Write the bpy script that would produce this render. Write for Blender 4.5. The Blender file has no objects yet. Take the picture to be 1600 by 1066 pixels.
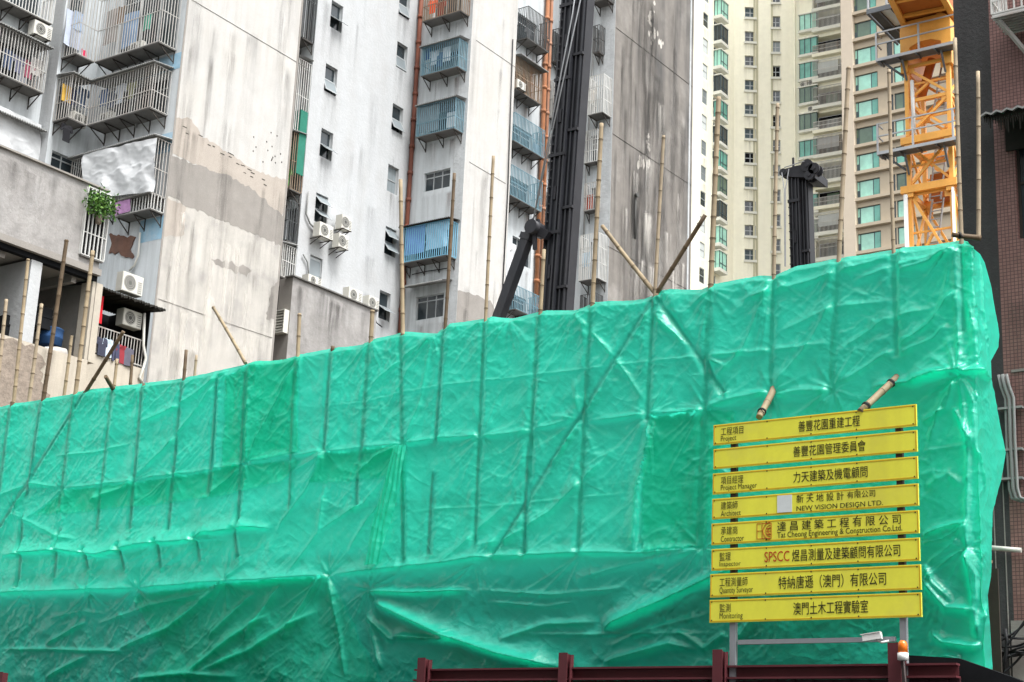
import bpy, math, random
import numpy as np
from math import sin, cos, pi, hypot, radians
from mathutils import Vector, Matrix
random.seed(7)
SC = bpy.context.scene
# ---------------------------------------------------------------- camera, sky, sun, exposure
F_PX, PITCH, ROLL, YAW = 2525.27, 0.276828, 0.0443106, 0.619136
fw = Vector((-sin(YAW)*cos(PITCH), cos(YAW)*cos(PITCH), sin(PITCH)))
_rt = Vector((cos(YAW), sin(YAW), 0)); _up = _rt.cross(fw)
rt = _rt*cos(ROLL) + _up*sin(ROLL); up = -_rt*sin(ROLL) + _up*cos(ROLL)
EYE = Vector((0, 0, 1.6))
cam = bpy.data.cameras.new('camera'); cam.sensor_width = 36; cam.lens = F_PX/1600*36
cam.clip_start = .1; cam.clip_end = 2000
co = bpy.data.objects.new('camera', cam); SC.collection.objects.link(co)
co.matrix_world = Matrix(((rt.x, up.x, -fw.x, EYE.x), (rt.y, up.y, -fw.y, EYE.y), (rt.z, up.z, -fw.z, EYE.z), (0, 0, 0, 1)))
SC.camera = co
SUN_EL, SUN_AZ = radians(62), radians(103)      # azimuth clockwise from +Y: high, behind the site on the right
w = bpy.data.worlds.new('World'); SC.world = w; w.use_nodes = True
nt = w.node_tree; bg = nt.nodes['Background']
sky = nt.nodes.new('ShaderNodeTexSky'); sky.sky_type = 'NISHITA'; sky.sun_disc = False
sky.sun_elevation = SUN_EL; sky.sun_rotation = SUN_AZ; sky.dust_density = 4; sky.air_density = 1.5
hs = nt.nodes.new('ShaderNodeHueSaturation'); hs.inputs['Saturation'].default_value = .12   # overcast: nearly neutral light
nt.links.new(sky.outputs[0], hs.inputs['Color']); nt.links.new(hs.outputs[0], bg.inputs['Color'])
bg.inputs['Strength'].default_value = .15
sl = bpy.data.lights.new('sun', 'SUN'); sl.energy = 1.3; sl.angle = radians(16); sl.color = (1, .99, .98)
so = bpy.data.objects.new('sun', sl); SC.collection.objects.link(so)
sd = Vector((sin(SUN_AZ)*cos(SUN_EL), cos(SUN_AZ)*cos(SUN_EL), sin(SUN_EL)))
so.rotation_euler = sd.to_track_quat('Z', 'Y').to_euler()
vs = SC.view_settings; vs.view_transform = 'Standard'; vs.look = 'None'; vs.gamma = 1; vs.exposure = 1.42
SC.cycles.max_bounces = 6; SC.cycles.transmission_bounces = 4; SC.cycles.transparent_max_bounces = 40

# ---------------------------------------------------------------- projection helpers
def ray(px, py): return rt*((px-800)/F_PX) - up*((py-533)/F_PX) + fw
def atY(px, py, Y): d = ray(px, py); return EYE + d*(Y/d.y)
def atX(px, py, X): d = ray(px, py); return EYE + d*(X/d.x)
def atD(px, py, D): d = ray(px, py); return EYE + d*(D/hypot(d.x, d.y))
class Wall:
    """a vertical plane: s runs along it, z is height, o is the distance in front of it"""
    def __init__(s, p, d):
        s.p = Vector((p[0], p[1], 0)); s.d = Vector((d[0], d[1], 0)).normalized(); s.n = Vector((s.d.y, -s.d.x, 0))
        if s.n.dot(EYE-s.p) < 0: s.n = -s.n
        s.holes = []
    def sz(s, px, py, o=0):
        r = ray(px, py); q = s.p + s.n*o
        t = (q-EYE).dot(s.n)/r.dot(s.n); h = EYE + r*t
        return (h-s.p).dot(s.d), h.z
    def P(s, a, z, o=0): v = s.p + s.d*a + s.n*o; return Vector((v.x, v.y, z))
def wallX(X): return Wall((X, 0), (0, 1))        # faces +X, s = Y
def wallY(Y): return Wall((0, Y), (1, 0))        # faces -Y, s = X

# ---------------------------------------------------------------- mesh helpers
ROOT = {}
class MB:
    def __init__(s): s.v = []; s.f = []; s.m = []; s.sm = []
    def poly(s, pts, mi=0, sm=False):
        b = len(s.v); s.v += [tuple(p) for p in pts]; s.f.append(tuple(range(b, b+len(pts)))); s.m.append(mi); s.sm.append(sm)
    def hexa(s, a, mi=0):                           # a: 8 points, bottom ring 0-3, top ring 4-7
        b = len(s.v); s.v += [tuple(p) for p in a]
        for f in ((0, 3, 2, 1), (4, 5, 6, 7), (0, 1, 5, 4), (1, 2, 6, 5), (2, 3, 7, 6), (3, 0, 4, 7)):
            s.f.append(tuple(b+i for i in f)); s.m.append(mi); s.sm.append(False)
    def box(s, W, s0, s1, z0, z1, o0, o1, mi=0):
        P = W.P; s.hexa([P(s0, z0, o1), P(s1, z0, o1), P(s1, z0, o0), P(s0, z0, o0), P(s0, z1, o1), P(s1, z1, o1), P(s1, z1, o0), P(s0, z1, o0)], mi)
    def bar(s, p, q, w, h=None, upv=None, mi=0):
        h = h or w; p = Vector(p); q = Vector(q); d = (q-p).normalized()
        u = Vector(upv) if upv is not None else Vector((0, 0, 1))
        if abs(d.dot(u)) > .98: u = Vector((0, 1, 0)) if abs(d.y) < .9 else Vector((1, 0, 0))
        x = d.cross(u).normalized(); y = x.cross(d); a = x*(w/2); c = y*(h/2)
        s.hexa([p-a-c, p+a-c, q+a-c, q-a-c, p-a+c, p+a+c, q+a+c, q-a+c], mi)
    def tube(s, pts, rad, n=8, mi=0, cap=True):
        pts = [Vector(p) for p in pts]; k = len(pts); rad = rad if isinstance(rad, (list, tuple)) else [rad]*k
        b = len(s.v); x = None
        for i, p in enumerate(pts):
            d = (pts[min(i+1, k-1)]-pts[max(i-1, 0)]).normalized()
            if x is None:
                u = Vector((0, 0, 1)) if abs(d.z) < .9 else Vector((1, 0, 0)); x = d.cross(u).normalized()
            else: x = (x - d*x.dot(d)).normalized()
            y = d.cross(x)
            s.v += [tuple(p + x*(rad[i]*cos(2*pi*j/n)) + y*(rad[i]*sin(2*pi*j/n))) for j in range(n)]
        for i in range(k-1):
            for j in range(n):
                j2 = (j+1) % n; s.f.append((b+i*n+j, b+i*n+j2, b+(i+1)*n+j2, b+(i+1)*n+j)); s.m.append(mi); s.sm.append(n > 5)
        if cap:
            s.f.append(tuple(b+j for j in reversed(range(n)))); s.m.append(mi); s.sm.append(False)
            s.f.append(tuple(b+(k-1)*n+j for j in range(n))); s.m.append(mi); s.sm.append(False)
    def disc(s, c, nrm, r, n=16, mi=0, r2=0):
        c = Vector(c); nrm = Vector(nrm).normalized(); u = Vector((0, 0, 1)) if abs(nrm.z) < .9 else Vector((1, 0, 0))
        x = nrm.cross(u).normalized(); y = nrm.cross(x)
        ring = lambda q: [c + x*(q*cos(2*pi*j/n)) + y*(q*sin(2*pi*j/n)) for j in range(n)]
        if r2 == 0: s.poly(ring(r), mi)
        else:
            A = ring(r); B = ring(r2)
            for j in range(n): s.poly([A[j], A[(j+1) % n], B[(j+1) % n], B[j]], mi)
    def build(s, name, mats, parent=None):
        me = bpy.data.meshes.new(name); off = ROOT.get(parent.name, Vector()) if parent else Vector()
        me.from_pydata([(x-off.x, y-off.y, z-off.z) for x, y, z in s.v], [], s.f)
        mats = mats if isinstance(mats, (list, tuple)) else [mats]
        for m in mats: me.materials.append(m)
        me.polygons.foreach_set('material_index', s.m); me.polygons.foreach_set('use_smooth', s.sm); me.update()
        o = bpy.data.objects.new(name, me); SC.collection.objects.link(o)
        if parent: o.parent = parent; ROOT[o.name] = off
        return o
def tag(o, label=None, cat=None, group=None, kind=None):
    if label: o['label'] = label
    if cat: o['category'] = cat
    if group: o['group'] = group
    if kind: o['kind'] = kind
    return o
def thing(name, loc, label, cat, group=None):
    o = bpy.data.objects.new(name, None); o.empty_display_size = .3; SC.collection.objects.link(o)
    o.location = loc; ROOT[o.name] = Vector(loc); return tag(o, label, cat, group)

# ---------------------------------------------------------------- materials
def lin(c):
    if isinstance(c, str): c = [int(c[i:i+2], 16)/255 for i in (0, 2, 4)]; c = [x/12.92 if x <= .04045 else ((x+.055)/1.055)**2.4 for x in c]
    return (c[0], c[1], c[2], 1)
def mat(name, base, rough=.85, var=.12, scale=1.5, streak=0, scol=(.12, .11, .1), sscale=2.2, blot=0, bcol=(.3, .28, .26), blscale=.5, bthr=.5,
        bump=0, bscale=25, metal=0, spec=.3, fine=.06, speck=0):
    m = bpy.data.materials.new(name); m.use_nodes = True; N = m.node_tree.nodes; L = m.node_tree.links
    b = N['Principled BSDF']; b.inputs['Roughness'].default_value = rough; b.inputs['Metallic'].default_value = metal
    b.inputs['Specular IOR Level'].default_value = spec
    tc = N.new('ShaderNodeTexCoord'); base = lin(base)
    def noise(sc, det=5, ro=.6, mp=None):
        n = N.new('ShaderNodeTexNoise'); n.inputs['Scale'].default_value = sc; n.inputs['Detail'].default_value = det; n.inputs['Roughness'].default_value = ro
        if mp:
            q = N.new('ShaderNodeMapping'); q.inputs['Scale'].default_value = mp; L.new(tc.outputs['Object'], q.inputs[0]); L.new(q.outputs[0], n.inputs['Vector'])
        else: L.new(tc.outputs['Object'], n.inputs['Vector'])
        return n.outputs['Fac']
    def ramp(f, a, c, lo=0, hi=1):
        r = N.new('ShaderNodeMapRange'); r.inputs[1].default_value = a; r.inputs[2].default_value = c; r.inputs[3].default_value = lo; r.inputs[4].default_value = hi
        L.new(f, r.inputs[0]); return r.outputs[0]
    def mix(f, A, B):
        x = N.new('ShaderNodeMix'); x.data_type = 'RGBA'
        if isinstance(f, float): x.inputs[0].default_value = f
        else: L.new(f, x.inputs[0])
        for i, c in ((6, A), (7, B)):
            if isinstance(c, tuple): x.inputs[i].default_value = c
            else: L.new(c, x.inputs[i])
        return x.outputs[2]
    k = lambda f: tuple(min(1, c*f) for c in base[:3]) + (1,)
    c = mix(ramp(noise(scale, 6, .65), .3, .7), k(1-var), k(1+var))
    if blot: c = mix(ramp(noise(blscale, 7, .62), bthr, bthr+.13, 0, blot), c, lin(bcol))
    if streak:
        s1 = ramp(noise(sscale, 6, .6, (1, 1, .06)), .44, .63, 0, streak); s2 = ramp(noise(.35, 3, .5), .35, .65, .25, 1)
        x = N.new('ShaderNodeMath'); x.operation = 'MULTIPLY'; L.new(s1, x.inputs[0]); L.new(s2, x.inputs[1]); c = mix(x.outputs[0], c, lin(scol))
    if speck: c = mix(ramp(noise(7, 4, .7), .62, .7, 0, speck), c, lin(scol))
    if fine: c = mix(ramp(noise(14, 4, .7), .35, .65, 0, fine*3), c, k(.6))
    L.new(c, b.inputs['Base Color'])
    if bump:
        bp = N.new('ShaderNodeBump'); bp.inputs['Strength'].default_value = bump; bp.inputs['Distance'].default_value = .03
        L.new(noise(bscale, 5, .65), bp.inputs['Height']); L.new(bp.outputs[0], b.inputs['Normal'])
    return m
M = dict(
    cream=mat('cream plaster', 'bab8b4', streak=.55, scol=(.4, .38, .35), sscale=3, blot=.4, bcol=(.52, .49, .44), blscale=.3, bump=.3, var=.07, speck=.12),
    beige=mat('beige render', 'aaa197', streak=.15, scol=(.3, .27, .24), bump=.3, var=.07, speck=.2),
    greyren=mat('grey cement render', '8f8a84', streak=.2, scol=(.2, .19, .18), bump=.3, var=.1, speck=.25),
    palewash=mat('washed pale plaster', 'b1ada6', streak=.6, scol=(.62, .59, .54), sscale=2.2, blot=.7, bcol=(.3, .285, .27), blscale=.6, bthr=.5, bump=.4, var=.1, speck=.5),
    white=mat('white painted wall', 'b4b6b7', streak=.5, scol=(.4, .4, .39), sscale=1.6, blot=.6, bcol=(.42, .42, .42), bthr=.52, bump=.6, bscale=6, var=.06, speck=.35),
    whiteC=mat('cool white wall', 'c6cbcd', streak=.6, scol=(.25, .26, .26), sscale=2.5, bump=.2, var=.05),
    rough=mat('rough grey white pebbledash', 'bcbfc0', streak=.4, scol=(.25, .25, .25), bump=1, bscale=7, var=.15, speck=.9),
    stained=mat('stained cement gable', '7c7771', streak=1, scol=(.07, .068, .066), sscale=.85, blot=.4, bcol=(.42, .4, .37), blscale=.3, bthr=.54, bump=.3, var=.14, speck=.2),
    plasterN=mat('grey rendered wall', '94918e', streak=.4, scol=(.2, .19, .18), bump=1, bscale=4, var=.22, speck=.6, blot=.5, bcol=(.42, .41, .4)),
    creamN=mat('peeling cream plaster', 'b7ae9f', streak=.5, scol=(.3, .26, .22), blot=.5, bcol=(.4, .36, .31), bump=.4, var=.08),
    brickN=mat('bare brown masonry', '8c8074', var=.25, scale=4, bump=1, bscale=8, speck=.4),
    blue=mat('faded blue paint', '8db3c8', streak=.3, scol=(.5, .52, .53), blot=.4, bcol=(.62, .64, .65), var=.1),
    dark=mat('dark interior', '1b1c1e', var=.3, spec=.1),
    glass=mat('window glass', '2c3438', rough=.12, spec=.6, var=.25, scale=.8, fine=0),
    glassgrey=mat('frosted glass', '7d8588', rough=.3, spec=.5, var=.15, scale=.7, fine=0),
    teal=mat('teal tinted glass', '63a596', rough=.12, spec=.6, var=.3, scale=.5, fine=0),
    aqua=mat('aqua curtain glass', '9fd6c4', rough=.15, spec=.6, var=.2, scale=.6, fine=0),
    olive=mat('dark olive glass', '5c7362', rough=.1, spec=.6, var=.25, scale=.5, fine=0),
    alu=mat('aluminium frame', 'a9adae', rough=.5, metal=.3, var=.06),
    frameblue=mat('slate window frame', '46565c', rough=.5, var=.08),
    cagew=mat('white painted bars', 'c9c9c5', rough=.6, var=.1, streak=.3, scol=(.3, .22, .16)),
    caged=mat('dark grey bars', '4a4d4e', rough=.6, var=.15, streak=.3, scol=(.2, .12, .07)),
    cagen=mat('weathered steel bars', 'b0afab', rough=.65, var=.15, streak=.4, scol=(.3, .17, .1)),
    cageb=mat('blue grey bars', '6f8f9b', rough=.6, var=.12),
    cagesky=mat('sky blue bars', '7fb9d2', rough=.6, var=.08),
    cagerust=mat('rusty bars', '8a7a68', rough=.8, var=.2, streak=.7, scol=(.25, .11, .05)),
    tray=mat('dirty metal tray', '6a6865', rough=.8, var=.2, streak=.4),
    awning=mat('weathered grey awning sheet', '8b8c8a', rough=.8, var=.15, streak=.3),
    awnblack=mat('blackened awning', '26241f', rough=.9, var=.3),
    clothw=mat('white plastic sheet', 'c9cbcc', rough=.6, var=.05, blot=.15, bcol=(.5, .5, .5), bump=.3, bscale=3),
    ac=mat('off white air conditioner casing', 'cfcdc4', rough=.5, var=.06, streak=.2, scol=(.4, .36, .3)),
    acdark=mat('air conditioner grille', '4c4c49', rough=.6, var=.15),
    bracket=mat('rusted steel bracket', '3d3833', rough=.8, var=.25),
    pipe=mat('rust brown drainpipe', '6a3f33', rough=.7, var=.2, streak=.6, scol=(.32, .1, .05)),
    pipeor=mat('orange rusty pipe', 'a06a48', rough=.8, var=.25, streak=.6, scol=(.35, .3, .27)),
    pipegrey=mat('grey plastic pipe', '8d8e8c', rough=.6, var=.1),
    yellowt=mat('pale yellow tower render', 'f8f5e1', rough=.8, var=.04, streak=.12, scol=(.55, .52, .38), fine=.02),
    yellowd=mat('buff tower trim', 'eeead6', rough=.8, var=.05),
    yellowg=mat('tower joint groove', 'c6c2a8', rough=.9, var=.05),
    whitet=mat('white tower sill', 'dcdcd2', rough=.7, var=.05),
    beiget=mat('beige tower render', 'bcae98', rough=.8, var=.05, streak=.12, scol=(.35, .31, .25), fine=.02),
    beigel=mat('light beige pillar', 'cfc1ad', rough=.8, var=.04),
    darkwall=mat('dark grey cement wall', '3e3d3d', rough=.9, var=.2, scale=1, bump=.5, bscale=12, speck=.3, streak=.3, scol=(.1, .1, .1)),
    crane=mat('crane orange paint', 'f4b052', rough=.45, var=.08, spec=.4, streak=.15, scol=(.3, .13, .04)),
    craned=mat('crane dark orange paint', 'b0652a', rough=.5, var=.12),
    galv=mat('galvanised steel', 'a8abad', rough=.45, metal=.4, var=.1),
    mesh=mat('grey platform mesh', '686c70', rough=.6, metal=.2, var=.15),
    rig=mat('black painted rig steel', '23252a', rough=.45, var=.25, spec=.4, streak=.3, scol=(.09, .08, .08), bump=.2, bscale=4),
    rigd=mat('grimy rig steel', '26262a', rough=.5, var=.3),
    rope=mat('steel wire rope', '9a9c9f', rough=.5, var=.1),
    redsteel=mat('maroon painted steel', '5b2b30', rough=.55, var=.12, streak=.25, scol=(.05, .025, .025)),
    reddark=mat('dark maroon sheet', '3b1c22', rough=.6, var=.15),
    yellow=mat('sign yellow paint', 'e7e44c', rough=.42, var=.06, scale=.8, fine=.03, streak=.3, scol=(.5, .42, .06), sscale=1.5, blot=.25, bcol=(.6, .55, .12), blscale=1.2),
    ochre=mat('sign ochre border', 'cda322', rough=.5, var=.06),
    ink=mat('black sign lettering', '2c2a18', rough=.6, var=.05, fine=0),
    redink=mat('red sign lettering', 'b5481f', rough=.6, var=.05, fine=0),
    whitesq=mat('pale sticker', 'd3d9d8', rough=.5, var=.03),
    postgrey=mat('grey painted post', '8b8e92', rough=.5, var=.08),
    postdark=mat('dark brown steel post', '3f3534', rough=.6, var=.1),
    plank=mat('scaffold plank', '8a7358', rough=.85, var=.25, scale=3),
    ply=mat('dark plywood', '39332c', rough=.9, var=.2),
    asphalt=mat('asphalt', (.05, .05, .052), rough=.95, var=.2, bump=.4),
    earth=mat('bare site ground', (.2, .17, .13), rough=.95, var=.25, bump=.6, bscale=3),
    leaf=mat('leaf green', (.05, .13, .02), rough=.6, var=.4, scale=6),
    leafy=mat('light leaf green', (.12, .24, .04), rough=.6, var=.3, scale=6),
    orange=mat('orange beacon lens', 'e8751a', rough=.25, spec=.6, var=.05),
    whitep=mat('white plastic', 'dcdcd8', rough=.4, var=.03),
    cable=mat('black cable', '18181a', rough=.6, var=.2),
)
def stain_mat(name, col, amt, lo=.42, hi=.62):
    """runs of dirt: patchy, fading out downwards and to the sides"""
    m = bpy.data.materials.new(name); m.use_nodes = True; N = m.node_tree.nodes; L = m.node_tree.links; b = N['Principled BSDF']; b.inputs['Base Color'].default_value = lin(col); b.inputs['Roughness'].default_value = .95
    tc = N.new('ShaderNodeTexCoord'); q = N.new('ShaderNodeMapping'); q.inputs['Scale'].default_value = (3, 3, .22); L.new(tc.outputs['Object'], q.inputs[0]); n = N.new('ShaderNodeTexNoise'); n.inputs['Scale'].default_value = 1; n.inputs['Detail'].default_value = 6; n.inputs['Roughness'].default_value = .65; L.new(q.outputs[0], n.inputs['Vector'])
    r = N.new('ShaderNodeMapRange'); r.inputs[1].default_value = lo; r.inputs[2].default_value = hi; r.inputs[4].default_value = amt; L.new(n.outputs['Fac'], r.inputs[0])
    uvn = N.new('ShaderNodeUVMap'); sx = N.new('ShaderNodeSeparateXYZ'); L.new(uvn.outputs[0], sx.inputs[0])
    def mth(op, a, c):
        x = N.new('ShaderNodeMath'); x.operation = op
        for i, v in enumerate((a, c)):
            if isinstance(v, (int, float)): x.inputs[i].default_value = v
            else: L.new(v, x.inputs[i])
        return x.outputs[0]
    u, v = sx.outputs[0], sx.outputs[1]; side = mth('MULTIPLY', mth('MULTIPLY', u, mth('SUBTRACT', 1, u)), 4); f = mth('MULTIPLY', mth('MULTIPLY', side, mth('POWER', v, 1.4)), mth('MINIMUM', mth('MULTIPLY', mth('SUBTRACT', 1, v), 18), 1)); f = mth('MULTIPLY', f, r.outputs[0])
    t = N.new('ShaderNodeBsdfTransparent'); ms = N.new('ShaderNodeMixShader'); L.new(f, ms.inputs[0]); L.new(t.outputs[0], ms.inputs[1]); L.new(b.outputs[0], ms.inputs[2]); L.new(ms.outputs[0], N['Material Output'].inputs[0]); return m
M['grime'] = stain_mat('dark rain grime', '4a4743', .42, .40, .72); M['soot'] = stain_mat('heavy soot run', '3a3835', .62, .38, .68); M['rust'] = stain_mat('rust run', '6b4630', .6); M['limewash'] = stain_mat('pale lime run', 'ddd8cf', .7)
def bamboo_mat():
    m = mat('bamboo', '97876c', rough=.65, var=.3, scale=2.5, spec=.3, streak=.55, scol=(.16, .12, .08)); return m
M['bamboo'] = bamboo_mat(); M['bamboodark'] = mat('old dark bamboo', '5f4f3b', rough=.65, var=.3, scale=2.5)
M['node'] = mat('bamboo node ring', '5d4c36', rough=.7, var=.3); M['brownboard'] = mat('torn brown board', '6d5145', rough=.9, var=.3, streak=.3)
M['flake'] = mat('flaked pale render', 'c4beb5', var=.15, bump=.5)
M['bamboogrey'] = mat('grey dusty bamboo', '9a8b74', rough=.7, var=.2, scale=3)
M['tie'] = mat('black plastic tie', '141414', rough=.6)
def tile_mat():
    m = mat('pink mosaic tile', '8d6a64', rough=.5, var=.12); N = m.node_tree.nodes; L = m.node_tree.links; b = N['Principled BSDF']
    src = b.inputs['Base Color'].links[0].from_socket; tc = N.new('ShaderNodeTexCoord'); sx = N.new('ShaderNodeSeparateXYZ'); L.new(tc.outputs['Object'], sx.inputs[0])
    cb = N.new('ShaderNodeCombineXYZ'); L.new(sx.outputs[0], cb.inputs[0]); L.new(sx.outputs[2], cb.inputs[1])
    br = N.new('ShaderNodeTexBrick'); br.offset = 0; br.inputs['Scale'].default_value = 1; br.inputs['Brick Width'].default_value = .07; br.inputs['Row Height'].default_value = .07
    br.inputs['Mortar Size'].default_value = .007; br.inputs['Color2'].default_value = lin('7d5c57'); br.inputs['Mortar'].default_value = lin('55423f'); br.inputs['Bias'].default_value = 0
    L.new(src, br.inputs['Color1']); L.new(cb.outputs[0], br.inputs['Vector']); L.new(br.outputs['Color'], b.inputs['Base Color']); return m
M['tile'] = tile_mat()
def tarp_mat(name, col, trans=.5):
    m = bpy.data.materials.new(name); m.use_nodes = True; N = m.node_tree.nodes; L = m.node_tree.links; b = N['Principled BSDF']; out = N['Material Output']
    tc = N.new('ShaderNodeTexCoord')
    def noise(sc, mp=(1, 1, 1), det=4, ro=.6):
        q = N.new('ShaderNodeMapping'); q.inputs['Scale'].default_value = mp; L.new(tc.outputs['Object'], q.inputs[0])
        n = N.new('ShaderNodeTexNoise'); n.inputs['Scale'].default_value = sc; n.inputs['Detail'].default_value = det; n.inputs['Roughness'].default_value = ro; L.new(q.outputs[0], n.inputs['Vector']); return n.outputs['Fac']
    x = N.new('ShaderNodeMix'); x.data_type = 'RGBA'; L.new(noise(.8), x.inputs[0])
    x.inputs[6].default_value = (col[0]*.75, col[1]*.88, col[2]*.84, 1); x.inputs[7].default_value = (min(1, col[0]*1.3), min(1, col[1]*1.1), min(1, col[2]*1.15), 1)
    L.new(x.outputs[2], b.inputs['Base Color']); b.inputs['Roughness'].default_value = .27; b.inputs['Specular IOR Level'].default_value = .8; b.inputs['Sheen Weight'].default_value = .08; b.inputs['Sheen Roughness'].default_value = .4
    def crease(rot, sc, mp, dist):
        q = N.new('ShaderNodeMapping'); q.inputs['Rotation'].default_value = (0, radians(rot), 0); L.new(tc.outputs['Object'], q.inputs[0])
        q2 = N.new('ShaderNodeMapping'); q2.inputs['Scale'].default_value = mp; L.new(q.outputs[0], q2.inputs[0])
        n = N.new('ShaderNodeTexNoise'); n.noise_type = 'RIDGED_MULTIFRACTAL'; n.inputs['Scale'].default_value = sc; n.inputs['Detail'].default_value = 2.5; n.inputs['Distortion'].default_value = dist
        n.inputs['Roughness'].default_value = .45; n.inputs['Offset'].default_value = 1; n.inputs['Gain'].default_value = 1.2; L.new(q2.outputs[0], n.inputs['Vector']); return n.outputs['Fac']
    def math_(op, a, c):
        x = N.new('ShaderNodeMath'); x.operation = op
        for i, v in enumerate((a, c)):
            if isinstance(v, (int, float)): x.inputs[i].default_value = v
            else: L.new(v, x.inputs[i])
        return x.outputs[0]
    mask = N.new('ShaderNodeMapRange'); mask.inputs[1].default_value = .38; mask.inputs[2].default_value = .62; L.new(noise(.9, (1, 1, 1), 2), mask.inputs[0]); b.inputs['Coat Weight'].default_value = .3; b.inputs['Coat Roughness'].default_value = .22; b.inputs['Coat IOR'].default_value = 1.6
    h = math_('MULTIPLY', math_('MULTIPLY', crease(38, 2.6, (.22, .22, 1), .15), mask.outputs[0]), .75); h = math_('ADD', h, math_('MULTIPLY', crease(-28, 4, (.5, .5, 1), .4), .35))
    h = math_('ADD', h, math_('MULTIPLY', noise(11, (1, 1, .8), 5, .62), .5)); h = math_('ADD', h, math_('MULTIPLY', noise(45, (1, 1, .25), 2), .06))
    bp = N.new('ShaderNodeBump'); bp.inputs['Strength'].default_value = .6; bp.inputs['Distance'].default_value = .045
    L.new(h, bp.inputs['Height']); L.new(bp.outputs[0], b.inputs['Normal'])
    t = N.new('ShaderNodeBsdfTranslucent'); t.inputs['Color'].default_value = (min(1, col[0]*1.2), min(1, col[1]*1.35), min(1, col[2]*1.3), 1)
    ms = N.new('ShaderNodeMixShader'); ms.inputs[0].default_value = trans; L.new(b.outputs[0], ms.inputs[1]); L.new(t.outputs[0], ms.inputs[2]); L.new(ms.outputs[0], out.inputs[0])
    return m
TCOL = (.035, .69, .505)
M['tarp'] = tarp_mat('green woven tarpaulin', TCOL, .58)
M['tarpflap'] = M['tarp']; M['tarpover'] = tarp_mat('second layer of green tarpaulin', (.05, .66, .52), .72)
# ---------------------------------------------------------------- the green tarpaulin
YT, XC = 23.67, -8.1
rng = np.random.default_rng(11)
def vnoise(x, y, seed=0):
    xi = np.floor(x).astype(int); yi = np.floor(y).astype(int); fx = x-xi; fy = y-yi
    t = np.random.default_rng(seed).random((256, 256)); g = lambda a, b: t[a & 255, b & 255]
    fx = fx*fx*fx*(fx*(fx*6-15)+10); fy = fy*fy*fy*(fy*(fy*6-15)+10)
    return (g(xi, yi)*(1-fx)+g(xi+1, yi)*fx)*(1-fy)+(g(xi, yi+1)*(1-fx)+g(xi+1, yi+1)*fx)*fy
def fbm(x, y, seed, o=3):
    r = 0; a = .5
    for i in range(o): r = r + a*vnoise(x, y, seed+i); x = x*2.03+7; y = y*2.03+3; a *= .5
    return r
def ridged(x, y, seed): return 1-np.abs(2*vnoise(x, y, seed)-1)
TOP = [(-40, 640), (0, 632), (70, 620), (135, 606), (215, 597), (285, 588), (345, 575), (392, 563), (435, 560), (470, 549), (520, 541), (560, 536), (580, 527), (628, 516), (675, 518), (698, 503), (763, 493), (793, 494), (843, 483), (895, 481), (925, 469), (1000, 465), (1030, 449), (1090, 449), (1108, 441), (1180, 427), (1205, 428), (1240, 412), (1310, 400), (1405, 384), (1470, 377), (1500, 371), (1522, 376)]
tp = [atY(x, y, YT) for x, y in TOP]; TX = np.array([p.x for p in tp]); TZ = np.array([p.z for p in tp])
EDGE = [(1532, 384), (1541, 412), (1551, 450), (1563, 522), (1562, 542), (1549, 565), (1551, 592), (1560, 640), (1573, 708), (1566, 750), (1553, 800), (1552, 860), (1551, 900), (1546, 930), (1550, 985), (1553, 1040), (1553, 1130)]
ep = [atX(x, y, XC) for x, y in EDGE]; EZ = np.array([p.z for p in ep])[::-1]; EY = np.array([p.y for p in ep])[::-1]
ZB = 3.15
xs = np.arange(-33.6, XC+.001, .022); xs[-1] = XC; nf = len(xs); nr = 90; nz = 330
S = np.zeros((nz, nf+nr)); Z = np.zeros_like(S); tt = np.linspace(0, 1, nz)
zt = np.interp(xs, TX, TZ)
S[:, :nf] = xs[None]; Z[:, :nf] = ZB+(zt[None]-ZB)*tt[:, None]
zc = zt[-1]
for k in range(nr):
    u = (k+1)/nr; z = ZB+(zc-.05*u-ZB)*tt; S[:, nf+k] = XC+u*(np.interp(z, EZ, EY)-YT); Z[:, nf+k] = z
def uv(px, py):
    p = atY(px, py, YT)
    if p.x <= XC: return p.x, p.z
    q = atX(px, py, XC); return XC+q.y-YT, q.z
D = np.zeros_like(S)
def window_of(x0, x1, z0, z1):
    m = (S[0, :] >= x0-.5) & (S[0, :] <= x1+.5); c = np.nonzero((S.max(0) >= x0) & (S.min(0) <= x1))[0]
    return slice(c[0], c[-1]+1) if len(c) else None
def seg_field(pts, fn, pad):
    """field = max over segments of fn(signed distance, fraction along the whole polyline)"""
    P = [uv(*p) for p in pts]; L = [hypot(P[i+1][0]-P[i][0], P[i+1][1]-P[i][1]) for i in range(len(P)-1)]; T = sum(L); acc = 0
    sl = window_of(min(p[0] for p in P)-pad, max(p[0] for p in P)+pad, 0, 0)
    if sl is None: return
    s = S[:, sl]; z = Z[:, sl]; best = None
    jit = .010*(fbm(s*3, z*3, 91)-.45)
    for i in range(len(L)):
        (x0, z0), (x1, z1) = P[i], P[i+1]; dx, dz = (x1-x0)/L[i], (z1-z0)/L[i]
        a = (s-x0)*dx+(z-z0)*dz; t = np.clip(a/L[i], 0, 1); cx = x0+t*L[i]*dx; cz = z0+t*L[i]*dz
        d = np.hypot(s-cx, z-cz); sg = np.sign(-(s-x0)*dz+(z-z0)*dx); f = fn(d+0, sg, (acc+t*L[i])/T, sg*d+jit)
        best = f if best is None else np.where(np.abs(f) > np.abs(best), f, best); acc += L[i]
    D[:, sl] += best
def taper(t, a=.12): return np.clip(np.minimum(t/a, (1-t)/a), 0, 1)**.7
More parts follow.
